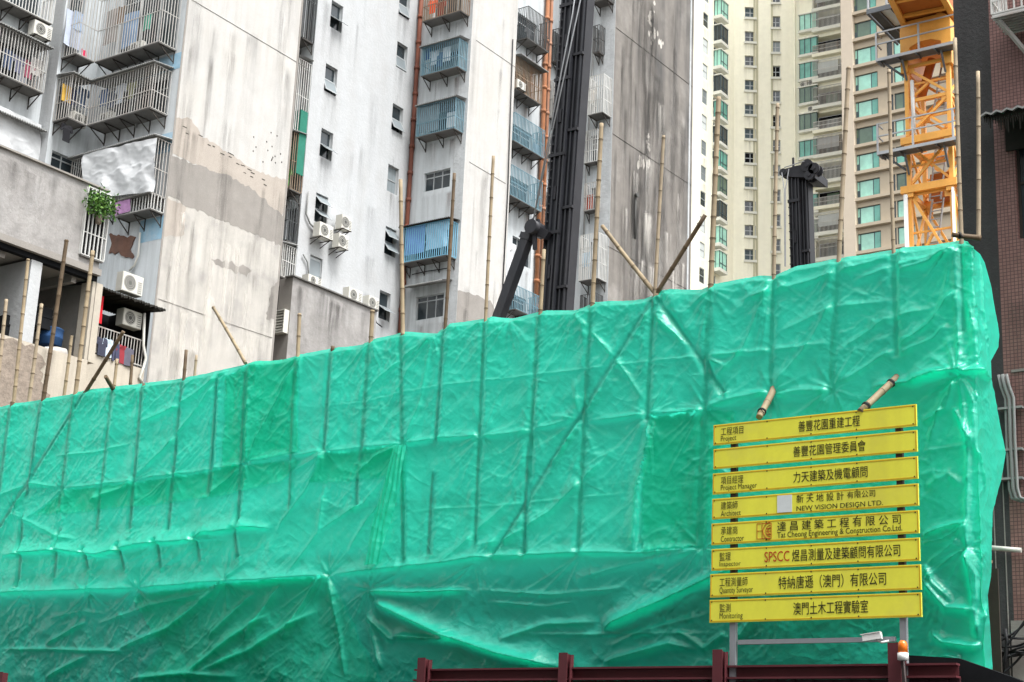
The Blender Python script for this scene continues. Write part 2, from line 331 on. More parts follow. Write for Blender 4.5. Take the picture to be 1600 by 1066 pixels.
def ridge(pts, amp=.05, w=.06, tp_=.15):
    amp *= 1.45
    seg_field(pts, lambda d, sg, t, q: amp*np.exp(-(np.abs(q)/w)**1.1)*taper(t, tp_)*np.exp(-np.maximum(d-np.abs(q)-.05, 0)/w), w*6+.1)
def fold(pts, amp=.1, w=.15, side=1, soft=.03):
    amp *= 1.35
    """a shelf: swells towards the line from one side and drops away beneath it"""
    seg_field(pts, lambda d, sg, t, q: amp*taper(t, .1)*np.where(q*side > 0, np.exp(-np.abs(q)/w), np.exp(-np.abs(q)/soft)), w*6+.1)
def star(px, py, n=9, ln=.7, dep=.07, a0=0, a1=360, amp=.04):
    x, z = uv(px, py); r = random.Random(int(px*7+py)); sl = window_of(x-ln, x+ln, 0, 0)
    s = S[:, sl]-x; q = Z[:, sl]-z; rr = np.hypot(s, q); f = -dep*np.exp(-rr/.11)
    for k in range(n):
        a = radians(a0+(a1-a0)*(k+r.uniform(.1, .9))/n); l = ln*r.uniform(.5, 1.1); t = (s*cos(a)+q*sin(a))/l; d = np.abs(-s*sin(a)+q*cos(a))
        w_ = .012+.07*np.clip(t, 0, 1); am = 1.4*amp*r.uniform(.6, 1.3)*np.clip(t*6, 0, 1)*np.clip(1-t, 0, 1)**1.2
        f = f+np.where(t > 0, am*np.exp(-d/w_), 0)
    D[:, sl] += f
def pulls(px, py, n, a0, a1, l0, l1, amp=.035, seed=0):
    r = random.Random(int(px*3+py*5+seed)); x, z = uv(px, py); sl = window_of(x-l1, x+l1, 0, 0); s = S[:, sl]-x; q = Z[:, sl]-z; f = 0
    for k in range(n):
        a = radians(r.uniform(a0, a1)); l = r.uniform(l0, l1); t = (s*cos(a)+q*sin(a))/l; d = np.abs(-s*sin(a)+q*cos(a)+.02*np.sin(t*5+k)*t); w_ = .010+.026*np.clip(t, 0, 1)
        f = f+np.where(t > 0, amp*r.uniform(.6, 1.3)*np.clip(t*5, 0, 1)*np.clip(1-t, 0, 1)**.8*np.exp(-d/w_), 0)
    D[:, sl] += f
# poles that press on the sheet: (photo points from top to bottom of each visible line)
POLE_LINES = [[(19, 628), (1, 775)], [(67, 621), (54, 712)], [(111, 661), (99, 763), (97, 828)], [(175, 616), (162, 758), (154, 828)], [(225, 600), (217, 712), (206, 828)], [(285, 588), (279, 687), (266, 828)], [(342, 590), (337, 725), (329, 775)], [(388, 573), (386, 712), (375, 828)], [(520, 541), (509, 705)], [(577, 531), (567, 703)], [(627, 520), (631, 683)], [(694, 505), (685, 685)], [(762, 496), (754, 681)], [(843, 488), (835, 671)], [(922, 478), (917, 635)], [(1019, 493), (1015, 643)], [(1107, 453), (1101, 635)], [(1210, 425), (1207, 600)], [(1306, 405), (1302, 600)], [(1404, 388), (1403, 530)], [(1499, 378), (1496, 480)],
    [(634, 740), (634, 875)], [(680, 740), (673, 868)], [(751, 720), (745, 850)], [(829, 698), (822, 868)], [(913, 687), (906, 861)], [(1100, 680), (1096, 854)], [(562, 740), (560, 792)], [(39, 805), (32, 920)], [(97, 828), (88, 905)],
    [(136, 862), (142, 892)], [(190, 855), (199, 892)], [(250, 850), (255, 890)], [(310, 842), (316, 878)], [(370, 832), (376, 872)]]
DIAG_LINES = [[(132, 617), (43, 763), (0, 828)], [(1011, 486), (917, 643), (845, 752), (773, 868)], [(1039, 478), (1077, 526)], [(1092, 560), (1135, 615)]]
sag = np.full_like(S, 9.)
for pl in POLE_LINES+DIAG_LINES:
    P = [uv(*p) for p in pl]
    for i in range(len(P)-1):
        (x0, z0), (x1, z1) = P[i], P[i+1]; l = hypot(x1-x0, z1-z0); sl = window_of(min(x0, x1)-1, max(x0, x1)+1, 0, 0); s = S[:, sl]; z = Z[:, sl]
        t = np.clip(((s-x0)*(x1-x0)+(z-z0)*(z1-z0))/l/l, 0, 1); sag[:, sl] = np.minimum(sag[:, sl], np.hypot(s-x0-t*(x1-x0), z-z0-t*(z1-z0)))
# sheet sucked in between the poles, tight over them, puckered along the ties
D += -.055*(1-np.exp(-(sag/.28)**1.5))+.02*np.exp(-(sag/.05)**2)
near = np.exp(-(sag/.07)**2)
D += near*.03*(ridged(S*5+Z*6, Z*11-S*4, 5)-.5)
low = np.clip((6.4-Z)/1.5, 0, 1)                         # the slack lower part billows more
D += (.05+.10*low)*(fbm(S*.8, Z*.9, 21)-.45)+.05*(fbm(S*2.2+Z*1.4, Z*2.6-S*.8, 31)-.45)
wx = S+.25*fbm(S*1.5, Z*1.5, 41); wz = Z+.25*fbm(S*1.5+9, Z*1.5, 45)
patchy = .62*np.clip(fbm(S*1.1, Z*1.1, 61)*3.4-.95, 0.1, 1.2)
for k, (a, sc, am) in enumerate(((35, 4, .034), (-20, 5.5, .022), (55, 8, .020), (10, 12, .012), (75, 15, .009), (40, 19, .008), (-50, 9, .012))):
    c, s_ = cos(radians(a)), sin(radians(a)); D += patchy*am*(ridged((wx*c+wz*s_)*sc*.35, (-wx*s_+wz*c)*sc, 71+k)**4-.25)
# tie points
for p in [(99, 763), (213, 750), (272, 742), (385, 723), (509, 705), (631, 692), (754, 681), (835, 671), (1015, 648), (1101, 637), (1205, 614), (1301, 608)]: star(*p, n=10, ln=.85, amp=.045)
for p in [(355, 907), (510, 897), (140, 924), (213, 920), (905, 655), (575, 920), (1497, 586), (1509, 855), (20, 800), (1097, 856)]: star(*p, n=9, ln=.9, dep=.08, amp=.06)
for p in [(355, 582), (469, 553), (676, 522), (895, 485), (1110, 452), (1205, 432), (1016, 486), (1492, 384), (215, 604), (793, 498)]: star(*p, n=7, ln=1.0, a0=185, a1=355, dep=.03, amp=.035)
for p in [(99, 763), (213, 750), (272, 742), (385, 723), (509, 705), (631, 692), (754, 681), (835, 671), (905, 655), (1015, 648), (1101, 637), (1205, 614), (1301, 608), (1497, 586)]: pulls(*p, 4, 205, 250, .8, 1.9); pulls(*p, 2, 35, 75, .6, 1.4); pulls(*p, 2, 165, 200, .5, 1.0)
for p in [(355, 907), (510, 897), (140, 924), (213, 920), (575, 920), (740, 880), (910, 866), (1097, 856), (1509, 855)]: pulls(*p, 4, 205, 245, 1.0, 2.2, .05); pulls(*p, 2, 290, 335, .7, 1.5, .045); pulls(*p, 2, 40, 80, .5, 1.2)
for p in [(355, 582), (469, 553), (580, 530), (676, 522), (793, 498), (895, 485), (1030, 455), (1110, 452), (1205, 432), (1310, 404), (1492, 384)]: pulls(*p, 5, 215, 262, .9, 2.0, .035); pulls(*p, 2, 285, 325, .6, 1.2, .03)
R_ = ridge
for pts, a, wd in [
    ([(215, 661), (281, 633), (340, 588), (355, 578)], .06, .05), ([(215, 742), (279, 679), (342, 593)], .06, .045), ([(86, 712), (147, 707), (203, 692)], .035, .03),
    ([(137, 783), (192, 763), (215, 747)], .06, .06), ([(299, 793), (332, 770), (382, 725)], .05, .05), ([(15, 800), (95, 840), (120, 842)], .06, .06), ([(0, 774), (45, 755), (95, 762)], .05, .04),
    ([(67, 1007), (135, 972)], .07, .05), ([(0, 1014), (70, 1014), (120, 1016), (205, 1018)], .05, .03), ([(180, 1017), (267, 980), (355, 910)], .09, .08), ([(285, 1057), (367, 995), (420, 960)], .08, .07), ([(310, 1050), (400, 1012), (440, 985), (492, 955)], .08, .07),
    ([(325, 997), (397, 927)], .07, .06), ([(65, 1060), (135, 1025)], .06, .05), ([(200, 1060), (285, 1052), (370, 1058)], .06, .05), ([(380, 1003), (438, 914)], .07, .06), ([(441, 1000), (496, 905), (508, 897)], .07, .05), ([(511, 899), (530, 994), (537, 1058)], .045, .045),
    ([(576, 972), (594, 1046)], .08, .06), ([(150, 975), (240, 945), (330, 925)], .05, .06), ([(75, 965), (130, 955), (160, 960)], .04, .05),
    ([(429, 832), (490, 746), (505, 712)], .06, .045), ([(450, 896), (496, 832), (508, 758)], .06, .045), ([(380, 824), (420, 826)], .05, .04), ([(496, 829), (570, 786), (606, 740)], .05, .045), ([(542, 862), (594, 786), (628, 700)], .07, .05),
    ([(390, 708), (451, 589), (469, 556)], .06, .04), ([(420, 670), (466, 560)], .04, .03), ([(471, 556), (453, 640)], .05, .04), ([(552, 748), (590, 712), (623, 698)], .06, .045), ([(600, 748), (626, 700)], .05, .035), ([(453, 738), (507, 710)], .05, .04), ([(480, 750), (508, 708)], .04, .035),
    ([(578, 602), (628, 561), (676, 520)], .05, .04), ([(633, 683), (654, 632), (676, 523)], .045, .035), ([(600, 640), (640, 575), (676, 523)], .03, .03), ([(509, 634), (570, 628), (630, 612), (700, 600), (763, 594), (900, 578), (1000, 566), (1098, 556), (1200, 545)], .022, .018),
    ([(895, 486), (963, 562), (1008, 628)], .05, .04), ([(1016, 486), (1095, 557), (1140, 575)], .06, .05), ([(1095, 557), (1200, 548), (1300, 535)], .04, .05), ([(915, 658), (1008, 648), (1097, 640), (1140, 620)], .06, .06), ([(740, 684), (835, 671), (905, 652)], .05, .05), ([(1104, 638), (1150, 622), (1203, 612)], .06, .05), ([(1205, 618), (1250, 610), (1300, 610)], .05, .05),
    ([(385, 723), (440, 712), (509, 705)], .05, .05), ([(509, 705), (570, 698), (631, 692)], .045, .05), ([(631, 692), (690, 684), (754, 681)], .06, .05), ([(213, 750), (240, 744), (272, 742), (330, 733), (385, 723)], .05, .045), ([(99, 763), (150, 757), (213, 750)], .05, .045),
    ([(740, 853), (790, 845), (860, 800), (957, 705)], .07, .07), ([(860, 727), (896, 680)], .05, .05), ([(640, 800), (700, 794), (780, 790), (900, 778), (990, 770)], .02, .015), ([(690, 880), (725, 850), (800, 780)], .06, .07),
    ([(567, 923), (640, 926), (735, 923)], .12, .07), ([(612, 994), (660, 997), (716, 1000)], .10, .06), ([(570, 960), (615, 1003)], .09, .06), ([(740, 922), (860, 930), (980, 918)], .045, .05), ([(760, 940), (850, 948), (900, 940)], .04, .04), ([(812, 991), (939, 991), (1120, 989)], .035, .03),
    ([(939, 1035), (1048, 1006), (1085, 1015)], .08, .06), ([(1058, 984), (1098, 1013), (1131, 988)], .06, .05), ([(900, 905), (990, 880), (1095, 858)], .06, .08), ([(780, 1000), (850, 975), (930, 972)], .06, .07), ([(950, 1010), (1010, 985), (1100, 960)], .05, .06),
    ([(1441, 906), (1480, 950), (1526, 954)], .13, .08), ([(1450, 986), (1473, 1004), (1518, 1010), (1535, 1007)], .12, .06), ([(1443, 880), (1460, 912), (1490, 940)], .07, .05), ([(1507, 860), (1524, 900), (1526, 950)], .08, .05), ([(1440, 1030), (1480, 1026), (1500, 1030)], .1, .06), ([(1520, 990), (1535, 965), (1545, 940)], .06, .05),
    ([(1400, 544), (1452, 507), (1492, 452)], .08, .06), ([(1390, 562), (1460, 528), (1480, 505)], .06, .06), ([(1360, 604), (1430, 597), (1487, 578)], .1, .07), ([(1500, 588), (1478, 640), (1440, 660)], .08, .06), ([(1503, 590), (1520, 630), (1516, 700)], .06, .05), ([(1400, 425), (1452, 410), (1489, 384)], .07, .08), ([(1330, 440), (1390, 418), (1480, 395)], .05, .07), ([(1440, 705), (1490, 697), (1520, 694)], .03, .02),
    ([(1490, 636), (1505, 665), (1519, 694)], .08, .04), ([(1512, 470), (1520, 520), (1521, 555)], .06, .03), ([(1530, 400), (1535, 480), (1548, 570)], .05, .03), ([(1522, 640), (1524, 700), (1540, 770)], .05, .03), ([(1440, 838), (1480, 822), (1512, 815)], .09, .05), ([(1440, 850), (1475, 842), (1512, 820)], .06, .03), ([(1450, 880), (1490, 850), (1510, 820)], .05, .04),
    ([(1150, 900), (1260, 868), (1400, 850)], .07, .09), ([(1140, 1010), (1180, 960), (1230, 900)], .06, .07)]: R_(pts, a, wd)
ridge([(1499, 380), (1497, 480), (1500, 585), (1512, 700), (1510, 850), (1528, 1000)], .07, .05, .02)
for pts, a, wd in [([(1150, 470), (1260, 440), (1390, 400)], .05, .06), ([(1215, 520), (1300, 480), (1395, 470)], .04, .06), ([(1315, 545), (1380, 500), (1460, 480)], .05, .06), ([(1110, 600), (1160, 545), (1204, 440)], .05, .05), ([(1210, 600), (1260, 540), (1302, 470)], .04, .05), ([(1310, 600), (1370, 560), (1400, 545)], .05, .05), ([(1445, 760), (1480, 740), (1505, 760)], .05, .06), ([(1450, 690), (1470, 640), (1495, 592)], .07, .05)]: R_(pts, a, wd)
fold([(0, 868), (97, 860), (155, 868), (220, 851), (310, 845), (322, 834), (400, 824), (425, 826)], .17, .22, 1)
fold([(-20, 927), (137, 922), (213, 921)], .14, .2, 1, .05); fold([(217, 920), (355, 908), (400, 907), (510, 898)], .14, .2, 1, .05)
fold([(510, 898), (590, 890), (700, 879), (740, 872), (910, 864), (1000, 865), (1097, 856)], .10, .12, 1, .04)
fold([(582, 939), (701, 994), (780, 1021), (870, 1042)], .22, .14, 1, .05); fold([(939, 984), (1015, 952), (1111, 906), (1180, 880)], .2, .14, 1, .06)
fold([(1015, 652), (1017, 690), (999, 763), (991, 861)], .12, .16, -1, .012)
fold([(1420, 600), (1487, 580), (1510, 582), (1547, 596)], .12, .12, 1, .03)
YP = YT+.075
POLES = []
def pole_px(a, b, r, label, m='bamboo', Y=YP, group='bamboo poles of the scaffold'): POLES.append((a, b, r, label, m, Y, group))
for a, b, r, lab, m in [
    ((10, 468), (-22, 775), .05, 'bamboo pole at the left picture edge, its tip before the open dim room', 'bamboogrey'),
    ((104, 375), (45, 775), .055, 'dark tall bamboo pole crossing the front of the open room and the grey wall edge', 'bamboodark'),
    ((145, 392), (97, 790), .055, 'bamboo pole in front of the cream pier between open room and dark balcony', 'bamboo'),
    ((183, 561), (154, 830), .04, 'short bamboo tip in front of the balcony railing with laundry, left of two', 'bamboo'),
    ((291, 547), (266, 830), .042, 'short dark bamboo tip in front of the left foot of the blank cream gable', 'bamboodark'),
    ((468, 490), (455, 790), .045, 'bamboo pole end rising before the low grey rendered annex', 'bamboo'),
    ((582, 485), (567, 720), .05, 'pale thick bamboo stump at the right end of the grey annex', 'bamboo'),
    ((626, 281), (633, 880), .046, 'long pale bamboo pole standing before the brown drainpipe', 'bamboo'),
    ((710, 271), (683, 690), .038, 'reddish brown bamboo pole crossing the cage with the blue curtain', 'bamboodark'),
    ((771, 244), (745, 850), .036, 'tall thin bamboo pole in front of the narrow cream gable', 'bamboo'),
    ((850, 390), (828, 750), .042, 'bamboo pole just left of the foot of the black rig mast', 'bamboo'),
    ((940, 193), (906, 861), .046, 'tall bamboo pole just right of the black rig mast', 'bamboo'),
    ((1037, 212), (1013, 660), .036, 'thin grey bamboo pole rising in front of the stained cement gable', 'bamboogrey'),
    ((1123, 152), (1096, 854), .052, 'thickest bamboo pole, standing in front of the left edge of the yellow tower', 'bamboo'),
    ((1215, 162), (1206, 640), .036, 'slim bamboo pole in front of the small windows of the yellow tower', 'bamboogrey'),
    ((1326, 105), (1300, 620), .042, 'thick bamboo pole in front of the beige pillar between the two towers', 'bamboogrey'),
    ((1389, 109), (1403, 560), .034, 'bamboo pole leaning left in front of the windows of the beige tower', 'bamboogrey'),
    ((1492, 60), (1508, 520), .038, 'long bamboo pole running along the right side of the orange crane mast', 'bamboogrey'),
    ((1528, 112), (1529, 374), .036, 'bamboo pole standing alone in front of the dark grey wall', 'bamboogrey')]: pole_px(a, b, r, lab, m)
for a, b, r, lab, m in [
    ((44, 405), (15, 690), .05, 'bamboo pole beside the pale pier at the left of the open room', 'bamboo'), ((65, 475), (36, 690), .05, 'shorter pale bamboo pole right of the pier in the open room', 'bamboogrey'),
    ((112, 525), (90, 690), .045, 'short bamboo end below the grey clutter of the open room', 'bamboo'), ((207, 555), (198, 690), .042, 'short reddish bamboo tip in front of the balcony railing with laundry, right of two', 'bamboodark'),
    ((307, 555), (296, 690), .035, 'thinnest short bamboo tip before the foot of the blank cream gable', 'bamboogrey')]: pole_px(a, b, r, lab, m, Y=YT+1.1)
for i, pl in enumerate(POLE_LINES):               # poles whose tops stay under the sheet
    if i not in (0, 4, 6, 7, 8, 22, 24, 27, 28, 29, 30, 31, 32, 33, 34): continue
    pole_px(pl[0], pl[-1], .045, 'bamboo pole showing as a dark line through the green sheet', 'bamboodark', group='bamboo poles behind the green sheet')
for a, b, r, lab, m in [
    ((193, 518), (-4, 834), .05, 'dark bamboo brace slanting up over the left balcony railing', 'bamboodark'), ((333, 480), (384, 568), .04, 'cream coloured bamboo brace slanting left before the blank gable', 'bamboo'),
    ((941, 353), (1030, 466), .044, 'yellow bamboo brace slanting up left in front of the stained gable', 'bamboo'), ((1102, 336), (773, 868), .044, 'dark bamboo brace slanting up right in front of the stained gable', 'bamboodark'),
    ((1028, 463), (1135, 615), .034, 'bamboo brace showing as a dark slanted line behind the sheet right of centre', 'bamboodark'),]:
    pole_px(a, b, r, lab, m, Y=YP+.02)
# the sheet drapes over every pole it touches
for a_, b_, r_, lab_, m_, Y_, g_, ps in [(*q, 0) for q in POLES]+[(*q, 1) for q in POLES]:
    if Y_ > YT+.2: continue
    p = atY(a_[0], a_[1], Y_); q = atY(b_[0], b_[1], Y_); sl = window_of(min(p.x, q.x)-.4, max(p.x, q.x)+.4, 0, 0)
    if sl is None: continue
    s = S[:, sl]; z = Z[:, sl]; l2 = (q.x-p.x)**2+(q.z-p.z)**2; t = np.clip(((s-p.x)*(q.x-p.x)+(z-p.z)*(q.z-p.z))/l2, -.02, 1.02)
    d = np.hypot(s-p.x-t*(q.x-p.x), z-p.z-t*(q.z-p.z)); cr_ = r_*1.06+.004-(Y_-YT)
    need = cr_+.008*(fbm(s*9, z*7, 17)-.2)-np.where(d < r_*.8, .35*d*d/r_, .35*.64*r_+(d-r_*.8)*.75)
    if ps: D[:, sl] = np.maximum(D[:, sl], need); continue
    w_ = np.exp(-(d/.075)**2)*np.clip((1.02-t)*40, 0, 1); D[:, sl] = np.maximum(D[:, sl]*(1-w_)+np.minimum(need, cr_)*w_, need)
D[-6:, :] -= np.linspace(0, .10, 6)[:, None]           # the top hem curls back over the ledger
co_ = np.zeros((nz, nf+nr, 3))
co_[:, :nf, 0] = S[:, :nf]; co_[:, :nf, 1] = YT-D[:, :nf]; co_[:, nf:, 0] = XC+D[:, nf:]*np.linspace(1, .3, nr)[None]+.04*np.linspace(1, 0, nr)[None]; co_[:, nf:, 1] = YT+(S[:, nf:]-XC)
k = 8
for i in range(-k, k+1):
    c = nf-1+i; f = (i+k)/(2*k); co_[:, c, 1] = co_[:, c, 1]*1; 
    if i <= 0: co_[:, c, 0] += D[:, c]*f; co_[:, c, 1] += D[:, c]*f*.5
    else: co_[:, c, 1] -= D[:, c]*(1-f)
co_[:, :, 2] = Z
def grid_object(name, co3, m, parent=None, smooth=True):
    a, b = co3.shape[:2]; me = bpy.data.meshes.new(name); idx = np.arange(a*b).reshape(a, b)
    q = np.stack([idx[:-1, :-1], idx[:-1, 1:], idx[1:, 1:], idx[1:, :-1]], -1).reshape(-1)
    me.vertices.add(a*b); me.vertices.foreach_set('co', co3.reshape(-1)); n = len(q)//4
    me.loops.add(len(q)); me.loops.foreach_set('vertex_index', q); me.polygons.add(n); me.polygons.foreach_set('loop_start', np.arange(0, len(q), 4)); me.polygons.foreach_set('loop_total', np.full(n, 4))
    me.polygons.foreach_set('use_smooth', np.full(n, smooth)); me.materials.append(m); me.update(calc_edges=True); me.validate()
    o = bpy.data.objects.new(name, me); SC.collection.objects.link(o)
    if parent: o.parent = parent
    return o
tag(grid_object('tarpaulin', co_, M['tarp']), 'huge wrinkled green tarpaulin stretched over the bamboo scaffold along the whole street side', 'tarpaulin')
# second layers of sheeting laced over the first
def overlay(poly_px, label, off=.014, jag=.03, seed=1):
    rr = random.Random(seed); Q = [uv(*p) for p in poly_px]; V = []
    for i in range(len(Q)):
        (x0, z0), (x1, z1) = Q[i], Q[(i+1) % len(Q)]; k_ = max(1, int(hypot(x1-x0, z1-z0)/.12))
        for j in range(k_): V.append((x0+(x1-x0)*j/k_+rr.gauss(0, jag*.4), z0+(z1-z0)*j/k_+rr.gauss(0, jag*.4)))
    A = np.array(V); x0, x1 = A[:, 0].min(), A[:, 0].max(); cs = np.nonzero((xs >= x0) & (xs <= x1))[0]; sl = slice(cs[0], cs[-1]+1); s = S[:, sl]; z = Z[:, sl]; ins = np.zeros(s.shape, bool); d2 = np.full(s.shape, 9.)
    for i in range(len(A)):
        (ax, az), (bx, bz) = A[i], A[(i+1) % len(A)]
        with np.errstate(divide='ignore', invalid='ignore'): ins ^= ((az > z) != (bz > z)) & (s < (bx-ax)*(z-az)/(bz-az)+ax)
        d2 = np.minimum(d2, np.hypot(s-ax, z-az))
    c3 = co_[:, sl].copy(); edge = np.exp(-d2/.06); c3[:, :, 1] -= off+edge*.03*(.4+fbm(s*4, z*4, 7+seed)); idx = np.arange(ins.size).reshape(ins.shape); f = ins[:-1, :-1] & ins[1:, 1:] & ins[:-1, 1:] & ins[1:, :-1]
    q = np.stack([idx[:-1, :-1][f], idx[:-1, 1:][f], idx[1:, 1:][f], idx[1:, :-1][f]], -1); used = np.unique(q); mp = np.zeros(ins.size, int); mp[used] = np.arange(len(used)); q = mp[q].reshape(-1); vc = c3.reshape(-1, 3)[used]
    me = bpy.data.meshes.new('tarpaulin_patch'); me.vertices.add(len(vc)); me.vertices.foreach_set('co', vc.reshape(-1)); n = len(q)//4; me.loops.add(len(q)); me.loops.foreach_set('vertex_index', q); me.polygons.add(n)
    me.polygons.foreach_set('loop_start', np.arange(0, len(q), 4)); me.polygons.foreach_set('loop_total', np.full(n, 4)); me.polygons.foreach_set('use_smooth', np.full(n, True)); me.materials.append(M['tarpover']); me.update(calc_edges=True); me.validate()
    o = bpy.data.objects.new('tarpaulin_patch', me); SC.collection.objects.link(o); tag(o, label, 'tarpaulin')
overlay([(352, 590), (392, 566), (468, 556), (462, 640), (466, 705), (386, 722), (346, 735), (350, 660)], 'darker doubled piece of green sheet hanging from the top edge left of the middle', seed=1)
overlay([(50, 806), (99, 766), (213, 753), (272, 745), (385, 726), (470, 716), (440, 752), (330, 778), (200, 793)], 'long darker lens shaped second layer below the tie line at the left', seed=2)
overlay([(1018, 652), (1102, 640), (1150, 640), (1128, 720), (1100, 852), (1003, 862), (1002, 770)], 'folded second sheet with a free left edge beside the yellow sign', off=.03, seed=3)
overlay([(478, 756), (509, 708), (631, 694), (628, 744), (560, 750)], 'small darker second layer under the tie line in the middle of the sheet', seed=4)
overlay([(205, 930), (355, 912), (510, 900), (536, 940), (560, 1000), (604, 1090), (190, 1100), (250, 1010)], 'dark lower doubled sheet at the foot of the tarpaulin, left of the hoarding', off=.02, seed=5)
# a narrow loose strip hanging in front of the sheet
na, nb = 90, 22; f3 = np.zeros((na, nb, 3)); L0 = [uv(*p) for p in [(622, 700), (603, 770), (588, 830), (577, 886)]]; L1 = [uv(*p) for p in [(640, 698), (629, 770), (612, 830), (600, 884)]]
for i in range(na):
    t = i/(na-1)*3; j = min(2, int(t)); f = t-j
    for k2 in range(nb):
        u = k2/(nb-1); x = (L0[j][0]*(1-f)+L0[j+1][0]*f)*(1-u)+(L1[j][0]*(1-f)+L1[j+1][0]*f)*u; z = (L0[j][1]*(1-f)+L0[j+1][1]*f)*(1-u)+(L1[j][1]*(1-f)+L1[j+1][1]*f)*u
        f3[i, k2] = (x, YT-.09-.07*sin(u*pi)**.5-.03*abs(sin(u*8+i*.03))-.02*sin(u*23-i*.11)-.05*i/na, z)
tag(grid_object('tarpaulin_strip', f3, M['tarpflap']), 'narrow loose strip of green tarpaulin hanging down left of the middle of the big sheet', 'tarpaulin')

# ---------------------------------------------------------------- bamboo scaffold
def bamboo(p, q, r, label, m='bamboo', group='bamboo poles of the scaffold', tie=None):
    p = Vector(p); q = Vector(q); L = (q-p).length; rr = random.Random(int(abs(p.x*131+p.z*77+q.z*53)*10)); pts = []; rad = []; nodes = []; t = 0
    bow = Vector((rr.uniform(-.02, .02), 0, 0)); step = rr.uniform(.38, .52)
    while t < L-.06:
        for dt, k in ((0, 1.0), (.03, 1.0), (.042, 1.07), (.05, .97), (.058, 1.07), (.07, 1.0), (.3, .985)):
            if t+dt < L: pts.append(p+(q-p)*((t+dt)/L)+bow*sin(pi*(t+dt)/L)); rad.append(r*k*(1-.12*(t+dt)/L))
        nodes.append(p+(q-p)*((t+.05)/L)+bow*sin(pi*(t+.05)/L)); t += step*rr.uniform(.85, 1.15)
    pts.append(q); rad.append(r*.87)
    b = MB(); o3 = Vector(p); b.tube(pts, rad, 9)
    for nd in nodes: b.tube([nd-(q-p).normalized()*.007, nd+(q-p).normalized()*.007], r*1.08, 9, 1, False)
    root = thing('bamboo_pole', p, label, 'bamboo pole', group); b.build('culm', [M[m], M['node']], root)
    if tie:
        for tz in tie:
            c = p+(q-p)*tz; mb = MB(); d = (q-p).normalized(); mb.tube([c-d*.018, c+d*.018], r*1.22, 9); mb.tube([c-d*.05+Vector((0, -r, -.02)), c+d*.02+Vector((.03, -r*1.3, .03)), c+Vector((.08, -r*1.2, -.05))], .008, 5); mb.build('tie', M['tie'], root)
    return root
for a_, b_, r_, lab_, m_, Y_, g_ in POLES: bamboo(atY(b_[0], b_[1], Y_), atY(a_[0], a_[1], Y_), r_, lab_, m_, group=g_)
# stubs that poke through or over the sheet
bamboo(atY(177, 608, YT+.05), atY(165, 588, YT-.35), .05, 'short green grey bamboo stub poking over the sheet under the balcony', 'bamboodark')
bamboo(atY(1210, 606, YT+.1), atY(1186, 652, YT-.62), .06, 'pale bamboo stub poking out above the left end of the yellow sign', 'bamboo', tie=[.82])
bamboo(atY(1404, 588, YT+.1), atY(1344, 643, YT-.7), .06, 'pale bamboo stub poking out above the right end of the yellow sign', 'bamboo', tie=[.2, .85])
bamboo(atY(1532, 372, YT+.05), atY(1488, 367, YT-.25), .045, 'short bamboo crosspiece tied on top of the right corner of the sheet', 'bamboodark', tie=[.75])
def ledger(z, Y, x0, x1, lab, r=.05):
    bamboo((x0, Y, z), (x1, Y, z+.05), r, lab, 'bamboodark', group='bamboo ledgers behind the green sheet')
for z, Y in ((10.05, YT+.19), (9.0, YT+.22), (8.05, YT+.19), (7.0, YT+.22), (6.0, YT+.19)):
    ledger(z, Y, -33.5, -21, 'horizontal bamboo ledger behind the left half of the green sheet'); ledger(z, Y, -21.2, -8.3, 'horizontal bamboo ledger behind the right half of the green sheet')
for z in (5.55,):
    for x0, x1 in ((-33.4, -27.5), (-27.4, -21.6), (-21.5, -15.2), (-15.1, -8.5)):
        b = MB(); W = wallY(YT+.3)
        for k in range(5): b.box(W, x0, x1, z, z+.045, -.28*k-.25, -.28*k)
        o = b.build('scaffold_deck', M['plank']); tag(o, 'plank deck of the scaffold hidden behind the green sheet', 'scaffold deck', 'plank decks of the scaffold')
b = MB(); W = wallY(YT+1.9); b.box(W, -33.4, -8.5, 0.01, 5.5, -.04, 0); tag(b.build('plywood_backing', M['ply']), 'unseen dark plywood added behind the lower part of the green sheet to block light', 'hoarding')  # hidden board added to stop light coming through the lower sheet

# ---------------------------------------------------------------- project sign
YS = 23.0
WS = wallY(YS)
sign = thing('project_sign', tuple(atY(1275, 1000, YS)), 'yellow project sign of eight stacked name boards on grey posts in front of the tarpaulin', 'sign')
DGP = bpy.context.evaluated_depsgraph_get
def text_mesh(body, bold=0.0):
    c = bpy.data.curves.new('lettering', 'FONT'); c.body = body; c.size = 1; c.offset = bold; c.resolution_u = 3; c.extrude = 0
    o = bpy.data.objects.new('lettering', c); SC.collection.objects.link(o); bpy.context.view_layer.update()
    me = bpy.data.meshes.new_from_object(o.evaluated_get(DGP())); bpy.data.objects.remove(o); bpy.data.curves.remove(c)
    n = len(me.vertices); a = np.zeros(n*3); me.vertices.foreach_get('co', a); a = a.reshape(n, 3); fs = [tuple(p.vertices) for p in me.polygons]; bpy.data.meshes.remove(me); return a, fs
ROWS = [((665, 697), (632, 666)), ((704, 734), (671, 706)), ((741, 773), (713, 749)), ((781, 812), (755, 791)), ((819, 852), (797, 834)), ((859, 891), (840, 878)), ((897, 934), (883, 922)), ((938, 974), (926, 964))]
LAB = [('工程項目', 'Project'), None, ('項目經理', 'Project Manager'), ('建築師', 'Architect'), ('承建商', 'Contractor'), ('監理', 'Inspector'), ('工程測量師', 'Quantity Surveyor'), ('監測', 'Monitoring')]
